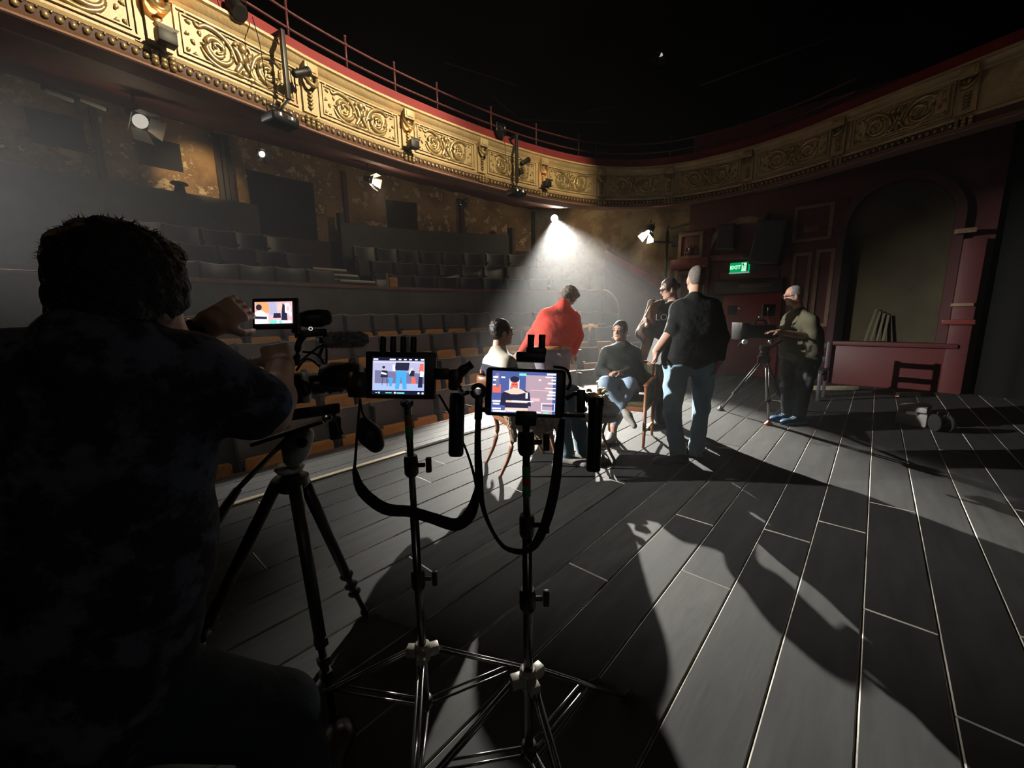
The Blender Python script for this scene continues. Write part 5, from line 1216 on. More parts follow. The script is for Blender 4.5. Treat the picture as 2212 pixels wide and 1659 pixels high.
MB().tube([P(1659,664,D-.02),P(1658,690,D-.02),P(1666,705,D-.05)],.004,5).build('cable', m_black, kc)
MB().obox(P(1668,718,D),ld*.05,lr*.05,lu*.06).build('battery', m_black, kc, bevel=.01)
MB().ball(P(1641,685,D-.02),.02,8).build('handle_knob', m_chrome, kc, smooth=True)
# small socket and cable on the floor by the back-wall

# ================================================================= FOREGROUND STANDS AND MONITORS
m_blk = mat('black_plastic',(.01,.01,.011),.45); m_pole=mat('steel_pole',(.18,.18,.175),.25,.9); m_castc=mat('cream_casting',(.42,.4,.34),.4,.2)
m_web=mat('black_webbing',(.014,.014,.014),.8,bump=.5,bscale=120); m_tapeg=mat('green_tape',(.06,.30,.07),.5); m_taper=mat('red_tape',(.45,.04,.03),.5)
m_grip=mat('brown_leather_grip',(.035,.018,.013),.4)
def em(name,c,st=1.0): return mat(name,(.02,.02,.02),.5,emit=c,estr=st)
def poly_on(o, ax, ay, nrm, pts, off, m, mb): 
    mb.add([o+ax*u+ay*v+nrm*off for u,v in pts],[tuple(range(len(pts)))],m)
def stand(top, collar_z, joints_, tape, label, hubaz, run=.62):
    r=empty('light_stand',(top.x,top.y,0),label,'stand')
    MB().cyl(top+up*-.0,(top.x,top.y,collar_z+.45),.0095,n=12).build('upper_tube', m_pole, r, smooth=True)
    MB().cyl((top.x,top.y,collar_z+.47),(top.x,top.y,.16),.013,n=14).build('lower_tube', m_pole, r, smooth=True)
    for z,rr in joints_:
        MB().lathe((top.x,top.y,z-.03),[(rr*.8,0),(rr,.008),(rr,.05),(rr*.85,.06)],n=14).build('collar', mat('dark_collar',(.04,.035,.033),.35,.4), r, smooth=True, autosmooth=40)
        kd=Vector((.7,-.7,0)); MB().cyl(Vector((top.x,top.y,z)),Vector((top.x,top.y,z))+kd*.04,.007,n=8).obox(Vector((top.x,top.y,z))+kd*.05,kd*.008,Vector((0,0,1))*.022,kd.cross(up)*.007).build('wing_screw', mat('dark_red_plastic',(.06,.02,.02),.4), r, bevel=.003)
    for z0,z1,m in tape: MB().cyl((top.x,top.y,z0),(top.x,top.y,z1),.0142 if z1<collar_z+.47 else .0108,n=14).build('tape_band', m, r, smooth=True)
    hub=Vector((top.x,top.y,collar_z))
    MB().lathe(hub-up*.03,[(.018,0),(.024,.006),(.024,.055),(.018,.06)],n=14).build('hub', m_castc, r, smooth=True, autosmooth=40)
    MB().lathe((top.x,top.y,.17),[(.018,0),(.022,.006),(.022,.03),(.016,.036)],n=12).build('lower_hub', m_blk, r, smooth=True)
    for a in hubaz:
        d=Vector((math.cos(a),math.sin(a),0)); x=d.cross(up)
        MB().obox(hub+d*.032,d*.018,x*.014,up*.016).build('leg_bracket', m_castc, r, bevel=.004)
        tip=Vector((top.x,top.y,.012))+d*run; st_=hub+d*.04
        lg=MB()
        for o in (-.007,.007): lg.cyl(st_+x*o,tip+x*o,.005,n=8)
        lo=lg.build('leg', m_pole, r, smooth=True)
        mid=st_.lerp(tip,.46); br_=MB()
        for o in (-.011,.011): br_.cyl(Vector((top.x,top.y,.185))+d*.02+x*o,mid+x*o,.0042,n=6)
        br_.build('brace', m_pole, lo, smooth=True)
        MB().cyl(tip+d*-.02,tip+d*.03,.014,n=8).build('foot_cap', m_blk, lo, smooth=True)
    return r
# ---- stand 1 with director's monitor
D1=1.12; T1=P(880,868,D1)
sA=stand(T1,.37,((.98,.02),(.62,.021)),((1.06,1.10,m_tapeg),(1.10,1.12,m_taper),(1.12,1.13,m_tapeg)),'light stand with tape bands carrying the left small monitor',[math.radians(a) for a in (333,125,228)])
ml=[P(786,757,D1),P(938,760,D1),P(942,864,D1),P(792,860,D1)]
mc=(ml[0]+ml[2])/2; ax=(ml[1]-ml[0]).normalized(); ay=(ml[0]-ml[3]); ay=(ay-ax*ay.dot(ax)).normalized(); nz=ax.cross(ay).normalized()
if nz.dot(Vector(CC)-mc)<0: nz=-nz
mon=empty('field_monitor',mc-ay*.065,'left small field monitor with four antennas showing standing actors in blue jeans','monitor')
W1=(ml[1]-ml[0]).length/2; H1=(ml[0]-ml[3]).length/2
MB().obox(mc-nz*.012,ax*W1,ay*H1,nz*.012).build('housing', m_blk, mon, bevel=.006)
sc=[P(802,771,D1-.002),P(916,772,D1-.002),P(920,854,D1-.002),P(807,849,D1-.002)]
so=(sc[0]+sc[2])/2; sw_=((sc[1]-sc[0]).length+(sc[2]-sc[3]).length)/4; sh_=((sc[0]-sc[3]).length+(sc[1]-sc[2]).length)/4
def screen(mon, so, ax, ay, nz, W, H, name, pieces, mats, bg):
    s=MB(); s.add([so+ax*u*W+ay*v*H+nz*.0012 for u,v in ((-1,-1),(1,-1),(1,1),(-1,1))],[(0,1,2,3)]); scr=s.build(name, bg, mon)
    for nm,lst in pieces.items():
        m=MB()
        for i,(mi,pts) in enumerate(lst): m.add([so+ax*u*W+ay*v*H+nz*(.0016+.00012*i) for u,v in pts],[tuple(range(len(pts)))],mi)
        tag(m.build(nm, mats, scr), kind='stuff')
    return scr
def rc(u0,v0,u1,v1): return [(u0,v0),(u1,v0),(u1,v1),(u0,v1)]
def el(u,v,a,b,n=12): return [(u+a*math.cos(2*PI*i/n),v+b*math.sin(2*PI*i/n)) for i in range(n)]
S1=1.4
mm=[em('scr_lilac',(.42,.42,.62),S1),em('scr_dark',(.02,.02,.05),S1),em('scr_blue',(.06,.35,.75),S1),em('scr_white',(1,1,1),1.6),em('scr_red',(.75,.14,.1),S1),em('scr_floor',(.35,.45,.75),S1),em('scr_skin',(.8,.55,.45),S1),em('scr_grey',(.16,.16,.3),S1),em('scr_pink',(.75,.45,.5),S1),em('scr_green',(.2,.8,.6),S1),em('scr_navy',(.07,.10,.3),S1),em('scr_mauve',(.42,.3,.36),S1),em('scr_orange',(.8,.35,.15),S1)]
pc=[(0,rc(-.98,-.78,.98,.82)),(7,[(-.9,-.4),(.98,-.4),(.98,.15),(-.9,.3)]),(5,[(-.95,-.76),(.98,-.76),(.98,-.42),(-.9,-.45)]),
 (1,[(-.15,.3),(.38,.3),(.42,.75),(-.1,.75)]),(2,[(-.12,.28),(.35,.28),(.3,.05),(.32,-.7),(.18,-.72),(.1,0),(.02,-.72),(-.12,-.7),(-.08,0)]),
 (3,[(-.22,.3),(-.12,.28),(-.14,.62),(-.22,.6)]),(1,[(-.68,-.08),(-.4,-.08),(-.42,.28),(-.62,.3)]),(3,[(-.66,.1),(-.45,.06),(-.45,.14),(-.64,.2)]),(6,el(-.56,.42,.05,.09)),(1,el(-.56,.46,.055,.08)),(2,[(-.45,-.1),(-.2,-.1),(-.24,-.55),(-.34,-.55),(-.34,-.2)]),
 (1,[(.42,0),(.6,0),(.62,.3),(.45,.32)]),(3,[(.43,.1),(.5,.35),(.46,.36),(.4,.15)]),(6,el(.52,.4,.04,.07)),(4,[(.78,.25),(.96,.25),(.95,.7),(.82,.68)]),(3,[(.82,-.02),(.96,-.02),(.97,.25),(.84,.3)]),(1,[(.75,-.6),(.92,-.6),(.93,-.02),(.78,0)]),(4,[(.5,-.4),(.68,-.4),(.64,-.05),(.52,0)]),(1,[(-.62,-.5),(-.6,-.5),(-.58,-.1),(-.6,-.1)]),(1,[(-.42,-.55),(-.4,-.55),(-.42,-.1),(-.44,-.1)])]
ic=[(3,rc(-.96,.86,-.78,.93)),(3,rc(-.34,.86,-.12,.93)),(3,rc(0,.87,.1,.92)),(3,rc(.2,.87,.3,.92)),(3,rc(.4,.87,.5,.92)),(3,rc(.62,.87,.72,.92)),(3,rc(.84,.86,.97,.93)),(3,rc(-.86,-.92,-.8,-.89)),(9,rc(-.76,-.95,-.69,-.86)),(9,rc(-.48,-.93,-.24,-.88)),(3,el(-.12,-.9,.04,.05)),(9,rc(-.05,-.94,.24,-.87)),(3,el(.78,-.9,.04,.05)),(3,rc(.9,-.95,.97,-.86)),(3,rc(-.95,.73,.95,.745))]
screen(mon,so,ax,ay,nz,sw_,sh_,'screen',{'screen_picture':pc,'screen_icons':ic},mm,em('scr_bg',(.012,.014,.04),1.0))
for i,x in enumerate((827,849,871,893)):
    b=P(x,764,D1); MB().lathe(b,[(.008,0),(.0085,.01),(.0085,.042),(.0075,.047)],ay,12).build('antenna', m_blk, mon, smooth=True)
MB().lathe(P(880,866,D1+.005),[(.018,0),(.02,.01),(.01,.02)],-ay,12).build('mount', m_pole, mon, smooth=True)
# side grips of monitor 1
gL=empty('camera_grip',P(765,800,D1+.02),'dark round camera grip left of the left monitor','grip')
MB().lathe(P(742,812,D1+.05),[(.03,-.06),(.04,-.03),(.042,.03),(.035,.05)],ax,16).build('barrel', m_blk, gL, smooth=True)
MB().lathe(P(778,835,D1+.02),[(.03,-.03),(.036,.0),(.03,.04)],ay,16).build('bulb', m_grip, gL, smooth=True)
MB().ball(P(762,780,D1+.02),.012,10).build('knob', m_castc, gL, smooth=True)
gR=empty('hand_grip',P(985,900,D1),'black tube hand grip with brown leather rest right of the left monitor','grip')
MB().lathe(P(985,985,D1),[(.017,0),(.021,.006),(.021,.165),(.018,.175)],ay,18).build('tube', m_blk, gR, smooth=True, autosmooth=40)
MB().tube(catmull([P(985,842,D1),P(988,815,D1),P(1000,800,D1),P(1020,786,D1)],5),[.016]*6+[.015]*6+[.012]*4,10).build('leather_rest', m_grip, gR, smooth=True)
MB().obox(P(955,808,D1+.01),ax*.022,ay*.016,nz*.014).build('arm', m_blk, gR, bevel=.005)
MB().obox(P(982,820,D1),ax*.016,ay*.03,nz*.016).build('rest_block', m_grip, gR, bevel=.008)
def strap(pts, ws, name, label, depth_, side=None, cat='strap', thick=.003):
    e=empty(name, P(*pts[0],depth_ if not isinstance(depth_,list) else depth_[0]), label, cat)
    q=catmull([P(x,y,depth_[i] if isinstance(depth_,list) else depth_) for i,(x,y) in enumerate(pts)],6)
    wq=[]; n=len(pts)-1
    for i in range(n):
        for j in range(6): wq.append(ws[i]+(ws[i+1]-ws[i])*j/6)
    wq.append(ws[-1]); sd_=[]
    for i in range(len(q)):
        d=(q[min(i+1,len(q)-1)]-q[max(i-1,0)]).normalized(); sd_.append(d.cross(nz).normalized())
    MB().ribbon(q,wq,thick,sd_).build('webbing', m_web, e, smooth=True, autosmooth=50); return e
s1=strap([(778,862),(772,930),(767,1000),(766,1015),(782,1060),(830,1098),(885,1105),(930,1118),(985,1133),(1015,1110),(1028,1070),(1028,1045),(1010,980),(975,900),(948,852)],[.006,.006,.007,.012,.03,.032,.03,.03,.034,.034,.02,.008,.006,.006,.006],'neck_strap','wide black neck strap looping under the left monitor',[D1,D1,D1,D1-.02,D1-.03,D1-.03,D1-.03,D1-.03,D1-.03,D1-.03,D1-.03,D1-.02,D1,D1,D1])
pch=empty('lens_pouch',P(800,940,D1+.03),'small black lens pouch hanging below the left monitor','pouch')
G=Fig(); G.chain('p',[P(786,915,D1+.05),P(800,940,D1+.05),P(812,960,D1+.05)],[.02,.03,.024],.02); G.mesh('p','pouch_body',mat('black_nylon',(.014,.014,.015),.5),pch,.004)
MB().tube([P(790,905,D1+.04),P(782,890,D1+.03),P(779,870,D1+.02)],.003,5).build('cord', m_web, pch)
# ---- stand 2 with phone-like monitor
D2=.98; T2=P(1136,905,D2)
sB=stand(T2,.42,((1.09,.021),(.87,.02),(.66,.022)),((1.0,1.03,m_tapeg),(.98,1.0,m_taper),(.95,.98,m_tapeg)),'light stand with tape bands carrying the right small monitor',[math.radians(a) for a in (352,150,245)],run=.48)
ml=[P(1048,791,D2),P(1222,798,D2),P(1222,906,D2),P(1050,896,D2)]
mc=(ml[0]+ml[2])/2; ax=(ml[1]-ml[0]).normalized(); ay=(ml[0]-ml[3]); ay=(ay-ax*ay.dot(ax)).normalized(); nz=ax.cross(ay).normalized()
if nz.dot(Vector(CC)-mc)<0: nz=-nz
mon2=empty('field_monitor',mc-ay*.06,'right small field monitor showing a close-up of the striped-sweater man','monitor')
MB().obox(mc-nz*.01,ax*(ml[1]-ml[0]).length/2,ay*(ml[0]-ml[3]).length/2,nz*.01).build('housing', m_blk, mon2, bevel=.009, seg=3)
sc=[P(1062,800,D2-.002),P(1201,804,D2-.002),P(1201,896,D2-.002),P(1064,887,D2-.002)]
so=(sc[0]+sc[2])/2; sw_=((sc[1]-sc[0]).length+(sc[2]-sc[3]).length)/4; sh_=((sc[0]-sc[3]).length+(sc[1]-sc[2]).length)/4
pc=[(10,rc(-1,-1,1,1)),(11,[(.05,-1),(.9,-1),(.9,.85),(.05,.85)]),(4,[(-.98,-.05),(-.72,-.05),(-.72,.35),(-.98,.35)]),(7,[(-.9,.2),(-.78,.2),(-.78,.9),(-.9,.9)]),(8,rc(.2,.1,.9,.14)),(8,rc(.15,-.4,.5,-.25)),
 (1,[(-.72,-.65),(-.7,-.1),(-.58,.05),(-.42,.12),(.0,.12),(.18,.0),(.24,-.65)]),(6,[(-.62,.02),(-.42,.14),(-.36,.2),(-.2,.2),(-.05,.12),(.08,0),(-.2,-.1),(-.4,-.1)]),(6,[(-.58,-.95),(.15,-.95),(.12,-.4),(-.55,-.4)]),(1,[(-.58,-.75),(.15,-.75),(.14,-.5),(-.57,-.5)]),
 (6,el(-.3,.38,.13,.26)),(4,el(-.3,.33,.11,.2)),(1,el(-.3,.62,.15,.15)),(1,rc(-.37,.36,-.32,.39)),(1,rc(-.28,.36,-.23,.39)),(6,rc(-.36,.08,-.24,.22))]
ic=[(3,rc(-.45,.06,-.16,.09)),(3,rc(-.45,.62,-.16,.65)),(3,rc(-.46,.06,-.43,.65)),(3,rc(-.18,.06,-.15,.65))]
ic+=[(3,rc(a,b,c,d)) for a,b,c,d in ((-.97,.65,-.82,.74),(-.72,.66,-.6,.73),(-.97,.52,-.88,.6),(-.97,.3,-.88,.36),(-.97,-.5,-.72,-.42),(-.95,-.62,-.75,-.55),(-.97,-.85,-.7,-.78),(-.95,-.97,-.55,-.9),(-.5,-.93,-.02,-.86),(.08,-.95,.25,-.88),(.35,-.95,.55,-.9),(.7,.88,.98,.96),(.66,.75,.98,.8),(.85,.6,.98,.68),(.74,.45,.98,.52),(.66,.22,.98,.27),(.78,.02,.98,.1),(.74,-.12,.98,-.04),(.72,-.28,.98,-.22),(.56,-.5,.98,-.47),(.56,-.85,.98,-.82),(.56,-.85,.58,-.48),(.96,-.85,.98,-.48),(-.36,-.45,.3,-.4),(.06,-.28,.12,.0),(.45,.6,.52,.66))]+[(9,rc(-.16,.8,.06,.92)),(9,rc(.62,-.97,.8,-.9)),(10,rc(.6,-.62,.94,-.56))]
screen(mon2,so,ax,ay,nz,sw_,sh_,'screen',{'screen_picture':pc,'screen_icons':ic},mm,em('scr_bg2',(.07,.10,.25),1.0))
MB().obox(P(1146,772,D2),ax*.035,ay*.012,nz*.018).build('receiver_base', m_blk, mon2, bevel=.004)
MB().obox(P(1158,760,D2),ax*.024,ay*.01,nz*.014).build('receiver', m_blk, mon2, bevel=.003)
for x in (1146,1170): MB().prism([(-.0085,0),(.0085,0),(.0075,.02),(.0085,.038),(-.0085,.038),(-.0075,.02)],P(x,757,D2)-nz*.006,ax,ay,nz*.012).build('antenna_block', m_blk, mon2, bevel=.002)
MB().obox(P(1136,903,D2),ax*.026,ay*.018,nz*.014).build('mount_plate', m_blk, mon2, bevel=.005)
MB().tube(catmull([P(1196,792,D2),P(1222,798,D2-.01),P(1232,822,D2-.01),P(1226,842,D2)],5),.004,6).build('cable', m_blk, mon2, smooth=True)
# right tube handle of monitor 2 and left clamp
h2=empty('rig_grip',P(1284,940,D2),'upright black tube handle right of the right monitor','handle')
MB().lathe(P(1281,1018,D2),[(.014,0),(.0175,.004),(.0175,.158),(.0195,.16),(.0195,.176),(.017,.18)],ay,20).build('tube', m_blk, h2, smooth=True, autosmooth=40)
MB().tube([P(1222,862,D2),P(1240,850,D2),P(1252,850,D2)],.006,6).build('arm', m_blk, h2); MB().obox(P(1254,866,D2),ax*.01,ay*.028,nz*.012).build('clamp', m_blk, h2, bevel=.003); MB().obox(P(1240,897,D2),ax*.026,ay*.005,nz*.01).build('lower_arm', m_blk, h2, bevel=.002); MB().tube([P(1256,848,D2),P(1266,856,D2),P(1272,868,D2)],.007,6).build('link', m_chrome, h2)
h3=empty('cable_clamp',P(1033,860,D2),'black round clamp on the left side of the right monitor','clamp')
MB().tube([P(1033+13*math.cos(a),845+13*math.sin(a),D2) for a in [2*PI*i/16 for i in range(16)]],.006,6,closed=True).build('ring', m_blk, h3, smooth=True)
MB().obox(P(1034,880,D2),ax*.009,ay*.03,nz*.01).build('post', m_blk, h3, bevel=.003); MB().obox(P(1046,885,D2),ax*.012,ay*.006,nz*.008).build('arm', m_blk, h3, bevel=.002); MB().tube([P(1010,848,D2+.02),P(1000,852,D2+.05),P(992,840,D2+.08)],.006,6).build('hook', m_blk, h3)
strap([(1033,905),(1032,960),(1035,1030),(1042,1090),(1060,1140),(1085,1178),(1110,1190),(1135,1190),(1160,1170),(1185,1110),(1200,1040),(1208,960),(1215,905)],[.014,.016,.020,.012,.008,.009,.012,.014,.02,.024,.024,.022,.012],'neck_strap','black neck strap hanging in a long loop from the right monitor',[D2,D2,D2,D2,D2-.02,D2-.03,D2-.04,D2-.05,D2-.05,D2-.03,D2-.02,D2,D2])
# ================================================================= FOREGROUND CAMERA RIG
DR=1.38
ap=P(628,1030,1.45)
t2=empty('video_tripod',(ap.x,ap.y,0),'black video tripod with pale grey fluid head in the left foreground','tripod')
m_carb=mat('dark_carbon',(.03,.03,.03),.4); m_headg=mat('pale_grey_casting',(.62,.64,.6),.45,.3)
ft=[gnd(722,1560),gnd(788,1328),gnd(385,1480)]
for f_ in ft:
    d=f_-ap; tp_=ap+Vector((d.x,d.y,0)).normalized()*.05-up*.02; dn=d.normalized(); x=dn.cross(up).normalized(); y=dn.cross(x)
    lo=MB().cyl(tp_,tp_.lerp(f_,.68),.023,.02,n=12).build('leg', m_carb, t2, smooth=True)
    MB().cyl(tp_.lerp(f_,.62),f_+up*.02,.015,.011,n=10).build('lower_leg', m_carb, lo, smooth=True)
    for fr in (.66,.74,.8): MB().obox(tp_.lerp(f_,fr),x*.02,y*.022,dn*.014).build('leg_lock', m_blk, lo, bevel=.005)
    MB().ball(f_+up*.018,.02,10).build('foot', m_blk, lo, smooth=True)
MB().lathe(ap-up*.05,[(.04,0),(.06,.02),(.06,.05),(.045,.06)],n=16).build('spider', m_blk, t2, smooth=True, autosmooth=40)
MB().lathe(ap+up*.02,[(.04,0),(.05,.015),(.035,.03)],n=16).build('bowl', m_headg, t2, smooth=True)
hax=(P(700,930,DR)-P(560,930,DR)).normalized()
G=Fig(); G.ell('h',P(640,965,DR+.02),(.045,.045,.055),k=.02); G.cone('h',P(632,990,DR+.03),P(655,940,DR+.02),.03,.035,.02); G.mesh('h','fluid_head',m_headg,t2,.004)
MB().lathe(P(652,955,DR-.03),[(.018,0),(.02,.006),(.012,.012)],(Vector(CC)-P(652,955,DR)).normalized(),14).build('drag_dial', m_blk, t2, smooth=True)
MB().bar(P(545,958,DR-.03),P(700,908,DR+.02),.05,.014).build('slide_plate', m_blk, t2, bevel=.003)
MB().tube([P(617,950,DR-.02),P(514,1056,1.25)],.0085,8).build('pan_bar', m_pole, t2, smooth=True); MB().tube([P(514,1056,1.25),P(470,1120,1.2),P(420,1190,1.13)],[.012,.016,.015],8).build('pan_grip', m_blk, t2, smooth=True)
vc=empty('video_camera',P(660,860,DR),'black video camera rig with flip-out screen and zoom lens on the foreground tripod','camera')
cd=(P(800,818,DR+.10)-P(640,838,DR)).normalized()
MB().obox(P(640,838,DR),cd*.045,cd.cross(up).normalized()*.035,up*.05).build('body', m_blk, vc, bevel=.008)
MB().obox(P(660,833,DR-.02),cd*.012,cd.cross(up).normalized()*.045,up*.052).build('side_plate', mat('grey_alloy',(.6,.62,.6),.4,.5), vc, bevel=.004)
sdn=(Vector(CC)-P(650,840,DR)).normalized()
MB().lathe(P(652,840,DR-.075),[(.026,0),(.028,.004),(.02,.008),(.018,.003)],sdn,20).build('side_dial', m_blk, vc, smooth=True, autosmooth=30)
MB().lathe(P(672,832,DR),[(.03,0),(.036,.01),(.036,.04),(.033,.042),(.033,.06),(.038,.062),(.038,.1),(.034,.104),(.04,.16),(.043,.18)],cd,22).build('lens', mat('lens_barrel',(.015,.015,.015),.35), vc, smooth=True, autosmooth=30)
for o in (.05,.085,.11): MB().lathe(P(672,832,DR)+cd*o,[(.0385,0),(.0395,.002),(.0395,.01),(.0385,.012)],cd,22).build('focus_ring', mat('rubber_ring',(.03,.03,.03),.5), vc, smooth=True)
MB().obox(P(672,720,DR),cd*.05,cd.cross(up).normalized()*.02,up*.012).build('top_plate', m_blk, vc, bevel=.004)
MB().tube(catmull([P(640,790,DR),P(645,745,DR),P(660,722,DR)],4),.012,8).build('riser', m_blk, vc, smooth=True)
MB().lathe(P(648,690,DR),[(.024,-.0),(.03,.02),(.032,.06),(.028,.09),(.02,.1)],cd,18).build('viewfinder', m_blk, vc, smooth=True)
MB().tube([P(671,710,DR-.05)+ (Vector((0,0,1))*math.cos(a)+cd*math.sin(a))*.0055 for a in [2*PI*i/14 for i in range(14)]],.0012,5,closed=True).build('ring_mark', mat('white_ring',(.9,.9,.9),.5,emit=(1,1,1),estr=.7), vc)
for (x,y) in ((658,722),(664,722),(670,722)): MB().ball(P(x,y,DR-.045),.0025,6).build('control_stud', m_chrome, vc)
for k,(a,b,c_) in enumerate((((655,760),(690,770),(720,830)),((650,780),(700,745),(705,790)),((640,800),(665,775),(700,800)))): MB().tube(catmull([P(*a,DR-.03),P(*b,DR-.05),P(*c_,DR-.02)],6),.004,6).build('cable', m_blk, vc, smooth=True)
MB().tube(catmull([P(690,890,DR),P(720,900,DR-.02),P(735,940,DR-.03)],5),.012,8).build('remote_arm', m_blk, vc, smooth=True); MB().lathe(P(707,903,DR-.05),[(.014,0),(.016,.004),(.01,.007)],sdn,14).build('rocker', m_chrome, vc, smooth=True); MB().obox(P(725,925,DR-.02),cd*.02,sdn*.014,up*.04).build('grip_body', m_blk, vc, bevel=.008); MB().obox(P(672,890,DR-.02),cd*.09,sdn*.02,up*.018).build('base_plate', m_blk, vc, bevel=.005)
# furry microphone
mf=empty('furry_microphone',P(745,735,DR+.05),'grey furry windshield microphone on the foreground camera','microphone')
a_=P(712,735,DR+.03); b_=P(780,733,DR+.10)
G=Fig(); G.cone('f',a_,b_,.026,.027,.02); m_fz=mat('grey_fur',(.5,.52,.47),.95,bump=1,bscale=90,color2=(.3,.31,.28),cscale=50); G.mesh('f','windshield',m_fz,mf,.004,.003,90)
rnd=random.Random(11); st=MB(); d_=(b_-a_).normalized(); e1,e2=frame_of(d_)
for i in range(1400):
    t=rnd.uniform(-.02,1.12); an=rnd.uniform(0,2*PI); rad=e1*math.cos(an)+e2*math.sin(an); rr=.026*(1 if 0<t<1 else .6); p=a_.lerp(b_,t)+rad*rr; o=(rad+d_*rnd.uniform(-.7,.9)+e1*rnd.uniform(-.5,.5)).normalized()*rnd.uniform(.006,.014); s_=rad.cross(d_)*.0011
    st.add([p-s_,p+s_,p+o],[(0,1,2)])
fo=st.build('fur', m_fz, mf); tag(fo, kind='stuff')
MB().cyl(P(690,735,DR+.01),a_,.011,n=10).build('mic_tube', m_blk, mf, smooth=True); MB().cyl(P(700,740,DR+.02),P(690,770,DR+.02),.006,n=8).build('shoe_mount', m_blk, mf)
# flip-out screen
DL=1.30
ml=[P(541,645,DL),P(640,643,DL),P(646,709,DL),P(546,712,DL)]; mc=(ml[0]+ml[2])/2
ax=(ml[1]-ml[0]).normalized(); ay=(ml[0]-ml[3]); ay=(ay-ax*ay.dot(ax)).normalized(); nz=ax.cross(ay).normalized()
if nz.dot(Vector(CC)-mc)<0: nz=-nz
fs_=empty('flip_screen',mc,'bright flip-out camera screen showing the red-sweater man, under the filming man\'s fingers','screen')
MB().obox(mc-nz*.008,ax*(ml[1]-ml[0]).length/2,ay*(ml[0]-ml[3]).length/2,nz*.008).build('housing', m_blk, fs_, bevel=.005)
MB().obox(P(640,700,DL+.02),ax*.012,ay*.03,nz*.01).build('hinge', m_blk, fs_, bevel=.003)
sc=[P(549,653,DL-.002),P(630,653,DL-.002),P(634,698,DL-.002),P(552,700,DL-.002)]
so=(sc[0]+sc[2])/2; sw_=(sc[1]-sc[0]).length/2; sh_=(sc[0]-sc[3]).length/2
pc=[(8,rc(-1,-1,1,1)),(12,[(-.95,.1),(-.25,.0),(-.2,.5),(-.3,.98),(-.95,.98)]),(0,[(-.2,-.2),(.2,-.2),(.15,.95),(-.25,.95)]),(3,[(-1,-1),(-.3,-1),(-.28,-.2),(-.45,.0),(-.6,.2),(-.85,.2),(-1,0)]),(1,[(-1,-.55),(-.35,-.6),(-.35,-.35),(-1,-.3)]),(6,el(-.75,.35,.1,.2)),(1,el(-.77,.5,.16,.28)),
 (1,[(-.02,-.5),(.4,-.5),(.38,-.05),(.02,-.05)]),(6,[(.2,.3),(.45,.1),(.5,.6),(.4,.85),(.28,.7)]),(1,[(.42,-.8),(.75,-.8),(.7,.5),(.5,.85),(.45,.2)]),(3,[(.62,.0),(.9,-.2),(.92,.5),(.8,.85),(.62,.8)]),(8,el(.78,.35,.08,.25)),(3,[(-.3,-1),(.95,-1),(.95,-.75),(.2,-.7),(-.1,-.85)]),(9,el(.0,-.85,.22,.18)),(9,el(.38,-.85,.1,.15)),(3,rc(.86,-.35,.97,.0))]
mm2=mm
screen(fs_,so,ax,ay,nz,sw_,sh_,'screen',{'screen_picture':pc},mm2,em('scr_bg3',(.6,.45,.5),1.0))
for nm,loc,pw,rad in (('flip_screen_light',fs_,.5,.04),('monitor_light',mon,.35,.06),('monitor_light',mon2,.35,.06)): pass
# ================================================================= FILMING MAN IN THE FOREGROUND
F=Fig()
r=empty('person', Vector((.1,.95,0)), 'man filming in the left foreground, dark hair and patterned shirt, hands on the flip screen', 'person')
hc=P(285,640,.80); fd=(P(590,690,1.3)-hc); fd.z*=.6
nb=P(228,770,.74)
head(F,hc,fd,nb,1.0,eyes=True,hair='full')
sr=P(425,815,.86); sl=P(20,830,.72); hr=V3((.13,.92,.55)); hl=V3((-.1,1.1,.55))
hr=P(240,1500,.84); hl=P(30,1540,.84)
el_=P(578,893,.96); wr3=P(606,795,1.13); ll=P(170,900,1.05); wl3=P(448,703,1.13)
torso(F,'body',sl,sr,hl,hr,.085,.09,.1,nb,inset=.55); F.chain('body',[sr,el_,el_.lerp(wr3,.3),wr3],[.055,.046,.05,.033],.03); F.chain('body',[sl,ll,ll.lerp(wl3,.4),wl3],[.055,.045,.047,.032],.03)
hand(F,wr3,P(590,735,1.2)-wr3,(P(600,740,1.3)-P(600,740,1.1)),1.0,1.25,thumb=1)
hand(F,wl3,P(545,650,1.24)-wl3,(P(520,680,1.3)-P(520,655,1.15)),1.08,.75,thumb=-1)
kn=P(600,1545,1.02); an=V3((kn.x+.05,kn.y+.02,.08)); kn2=P(250,1640,1.2); an2=V3((kn2.x,kn2.y,.08))
F.chain('body',[hr,kn,an],[.085,.06,.045]); F.chain('body',[hl,kn2,an2],[.085,.06,.045])
F.mesh('body','body',SK(mat('skin_dim',(.66,.42,.31),.5,spec=.4)),r,.0045)
F.mesh('hair','hair',mat('black_tousled_hair',(.012,.010,.009),.6,bump=1,bscale=60),r,.005,.004,55)
hs=MB(); rnd=random.Random(9)
hf,hu,hr_=basis(fd); c_=hc+ (-hf*.02+hu*.05)
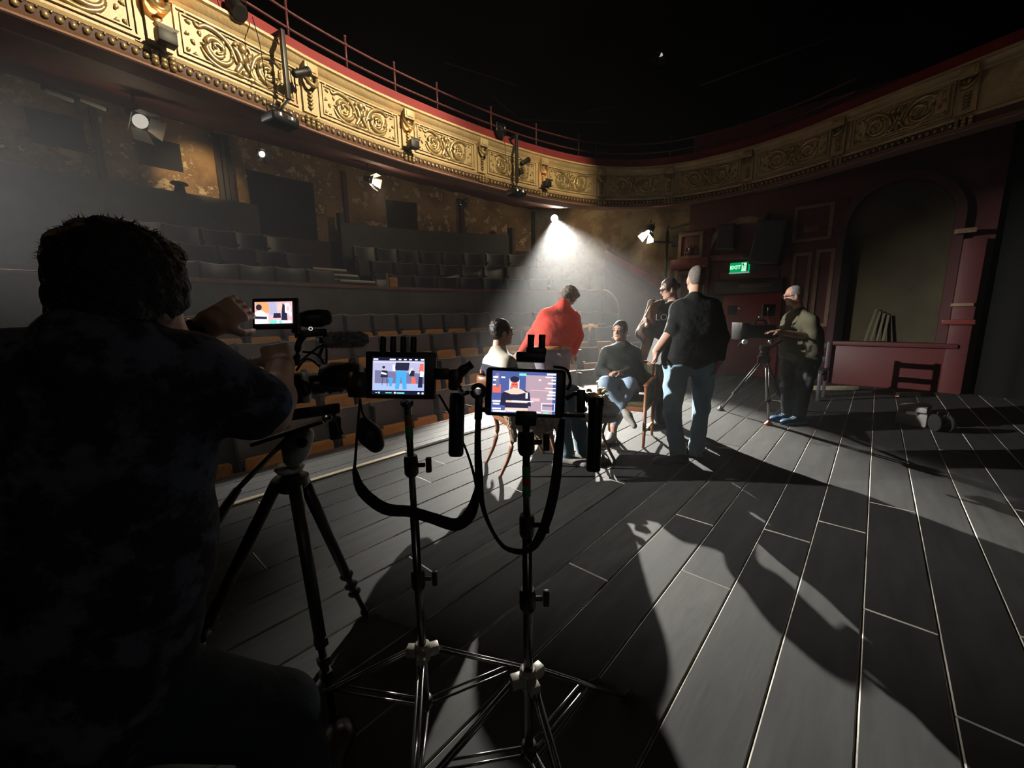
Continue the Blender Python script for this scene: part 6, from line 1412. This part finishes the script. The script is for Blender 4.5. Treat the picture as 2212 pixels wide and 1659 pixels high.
for i in range(900):
    v=Vector((rnd.gauss(0,1),rnd.gauss(0,1),rnd.gauss(0,1)+.5)).normalized()
    if v.dot(hf)>.6 and v.z<.3: continue
    p=c_+hr_*v.x*.097+hf*v.y*.112+hu*v.z*.094 if False else c_+Vector((v.x*.096,v.y*.096,v.z*.088))
    t=(v.cross(Vector((.3,.7,.2)))*rnd.uniform(-1,1)+v*rnd.uniform(.3,.9)-Vector((0,0,.4))).normalized(); q=p+t*rnd.uniform(.008,.02); s_=t.cross(v).normalized()*.0012
    hs.add([p-s_-v*.006,p+s_-v*.006,p.lerp(q,.6)+s_*.6,q],[(0,1,2),(0,2,3)])
ho=hs.build('stray_hair', MATS['black_tousled_hair'], r); tag(ho, kind='stuff')
torso(F,'top',sl,sr,hl,hr,.122,.135,.14,nb+V3((0,0,-.02)),inset=.55)
F.chain('top',[sr,sr.lerp(el_,.75)],[.085,.082],.04); F.chain('top',[sl,sl.lerp(ll,.7)],[.085,.082],.04); F.cone('top',nb+V3((0,0,-.02)),nb+V3((0,0,.02)),.085,.08,.04)
F.mesh('top','shirt',mat('dark_leaf_print',(.022,.026,.038),.8,color2=(.095,.11,.15),cscale=11,lo=.5,hi=.58,bump=.6,bscale=9,spec=.2),r,.007,.004,16)
F.chain('bot',[hr,kn,an],[.115,.088,.075],.03); F.chain('bot',[hl,kn2,an2],[.115,.088,.075],.03); F.cone('bot',hl,hr,.12,.12,.05)
F.mesh('bot','trousers',cloth('dark_teal_denim',(.02,.03,.034),(.03,.042,.047)),r,.009,.004,14,cut=floorcut)
for a in (an,an2):
    h=V3((a.x,a.y,0)); G=Fig(); d=V3((fd.x,fd.y,0)).normalized(); shoe(G,'s',h-d*.05,h+d*.24); G.mesh('s','shoe',MATS['black_leather'],r,.009,cut=floorcut)
wd_=(wl3-ll).normalized(); e1,e2=frame_of(wd_)
MB().tube([wl3-wd_*.02+(e1*math.cos(a)+e2*math.sin(a))*.036 for a in [2*PI*i/18 for i in range(18)]],.01,6,closed=True,flat=.5).build('watch_strap', mat('watch_metal',(.12,.1,.09),.25,.8), r, smooth=True)
vdir=(Vector(CC)-wl3).normalized(); vdir=(vdir-wd_*vdir.dot(wd_)).normalized()
MB().lathe(wl3-wd_*.02+vdir*.034,[(.017,0),(.019,.004),(.017,.009)],vdir,16).build('watch_case', MATS['watch_metal'], r, smooth=True)
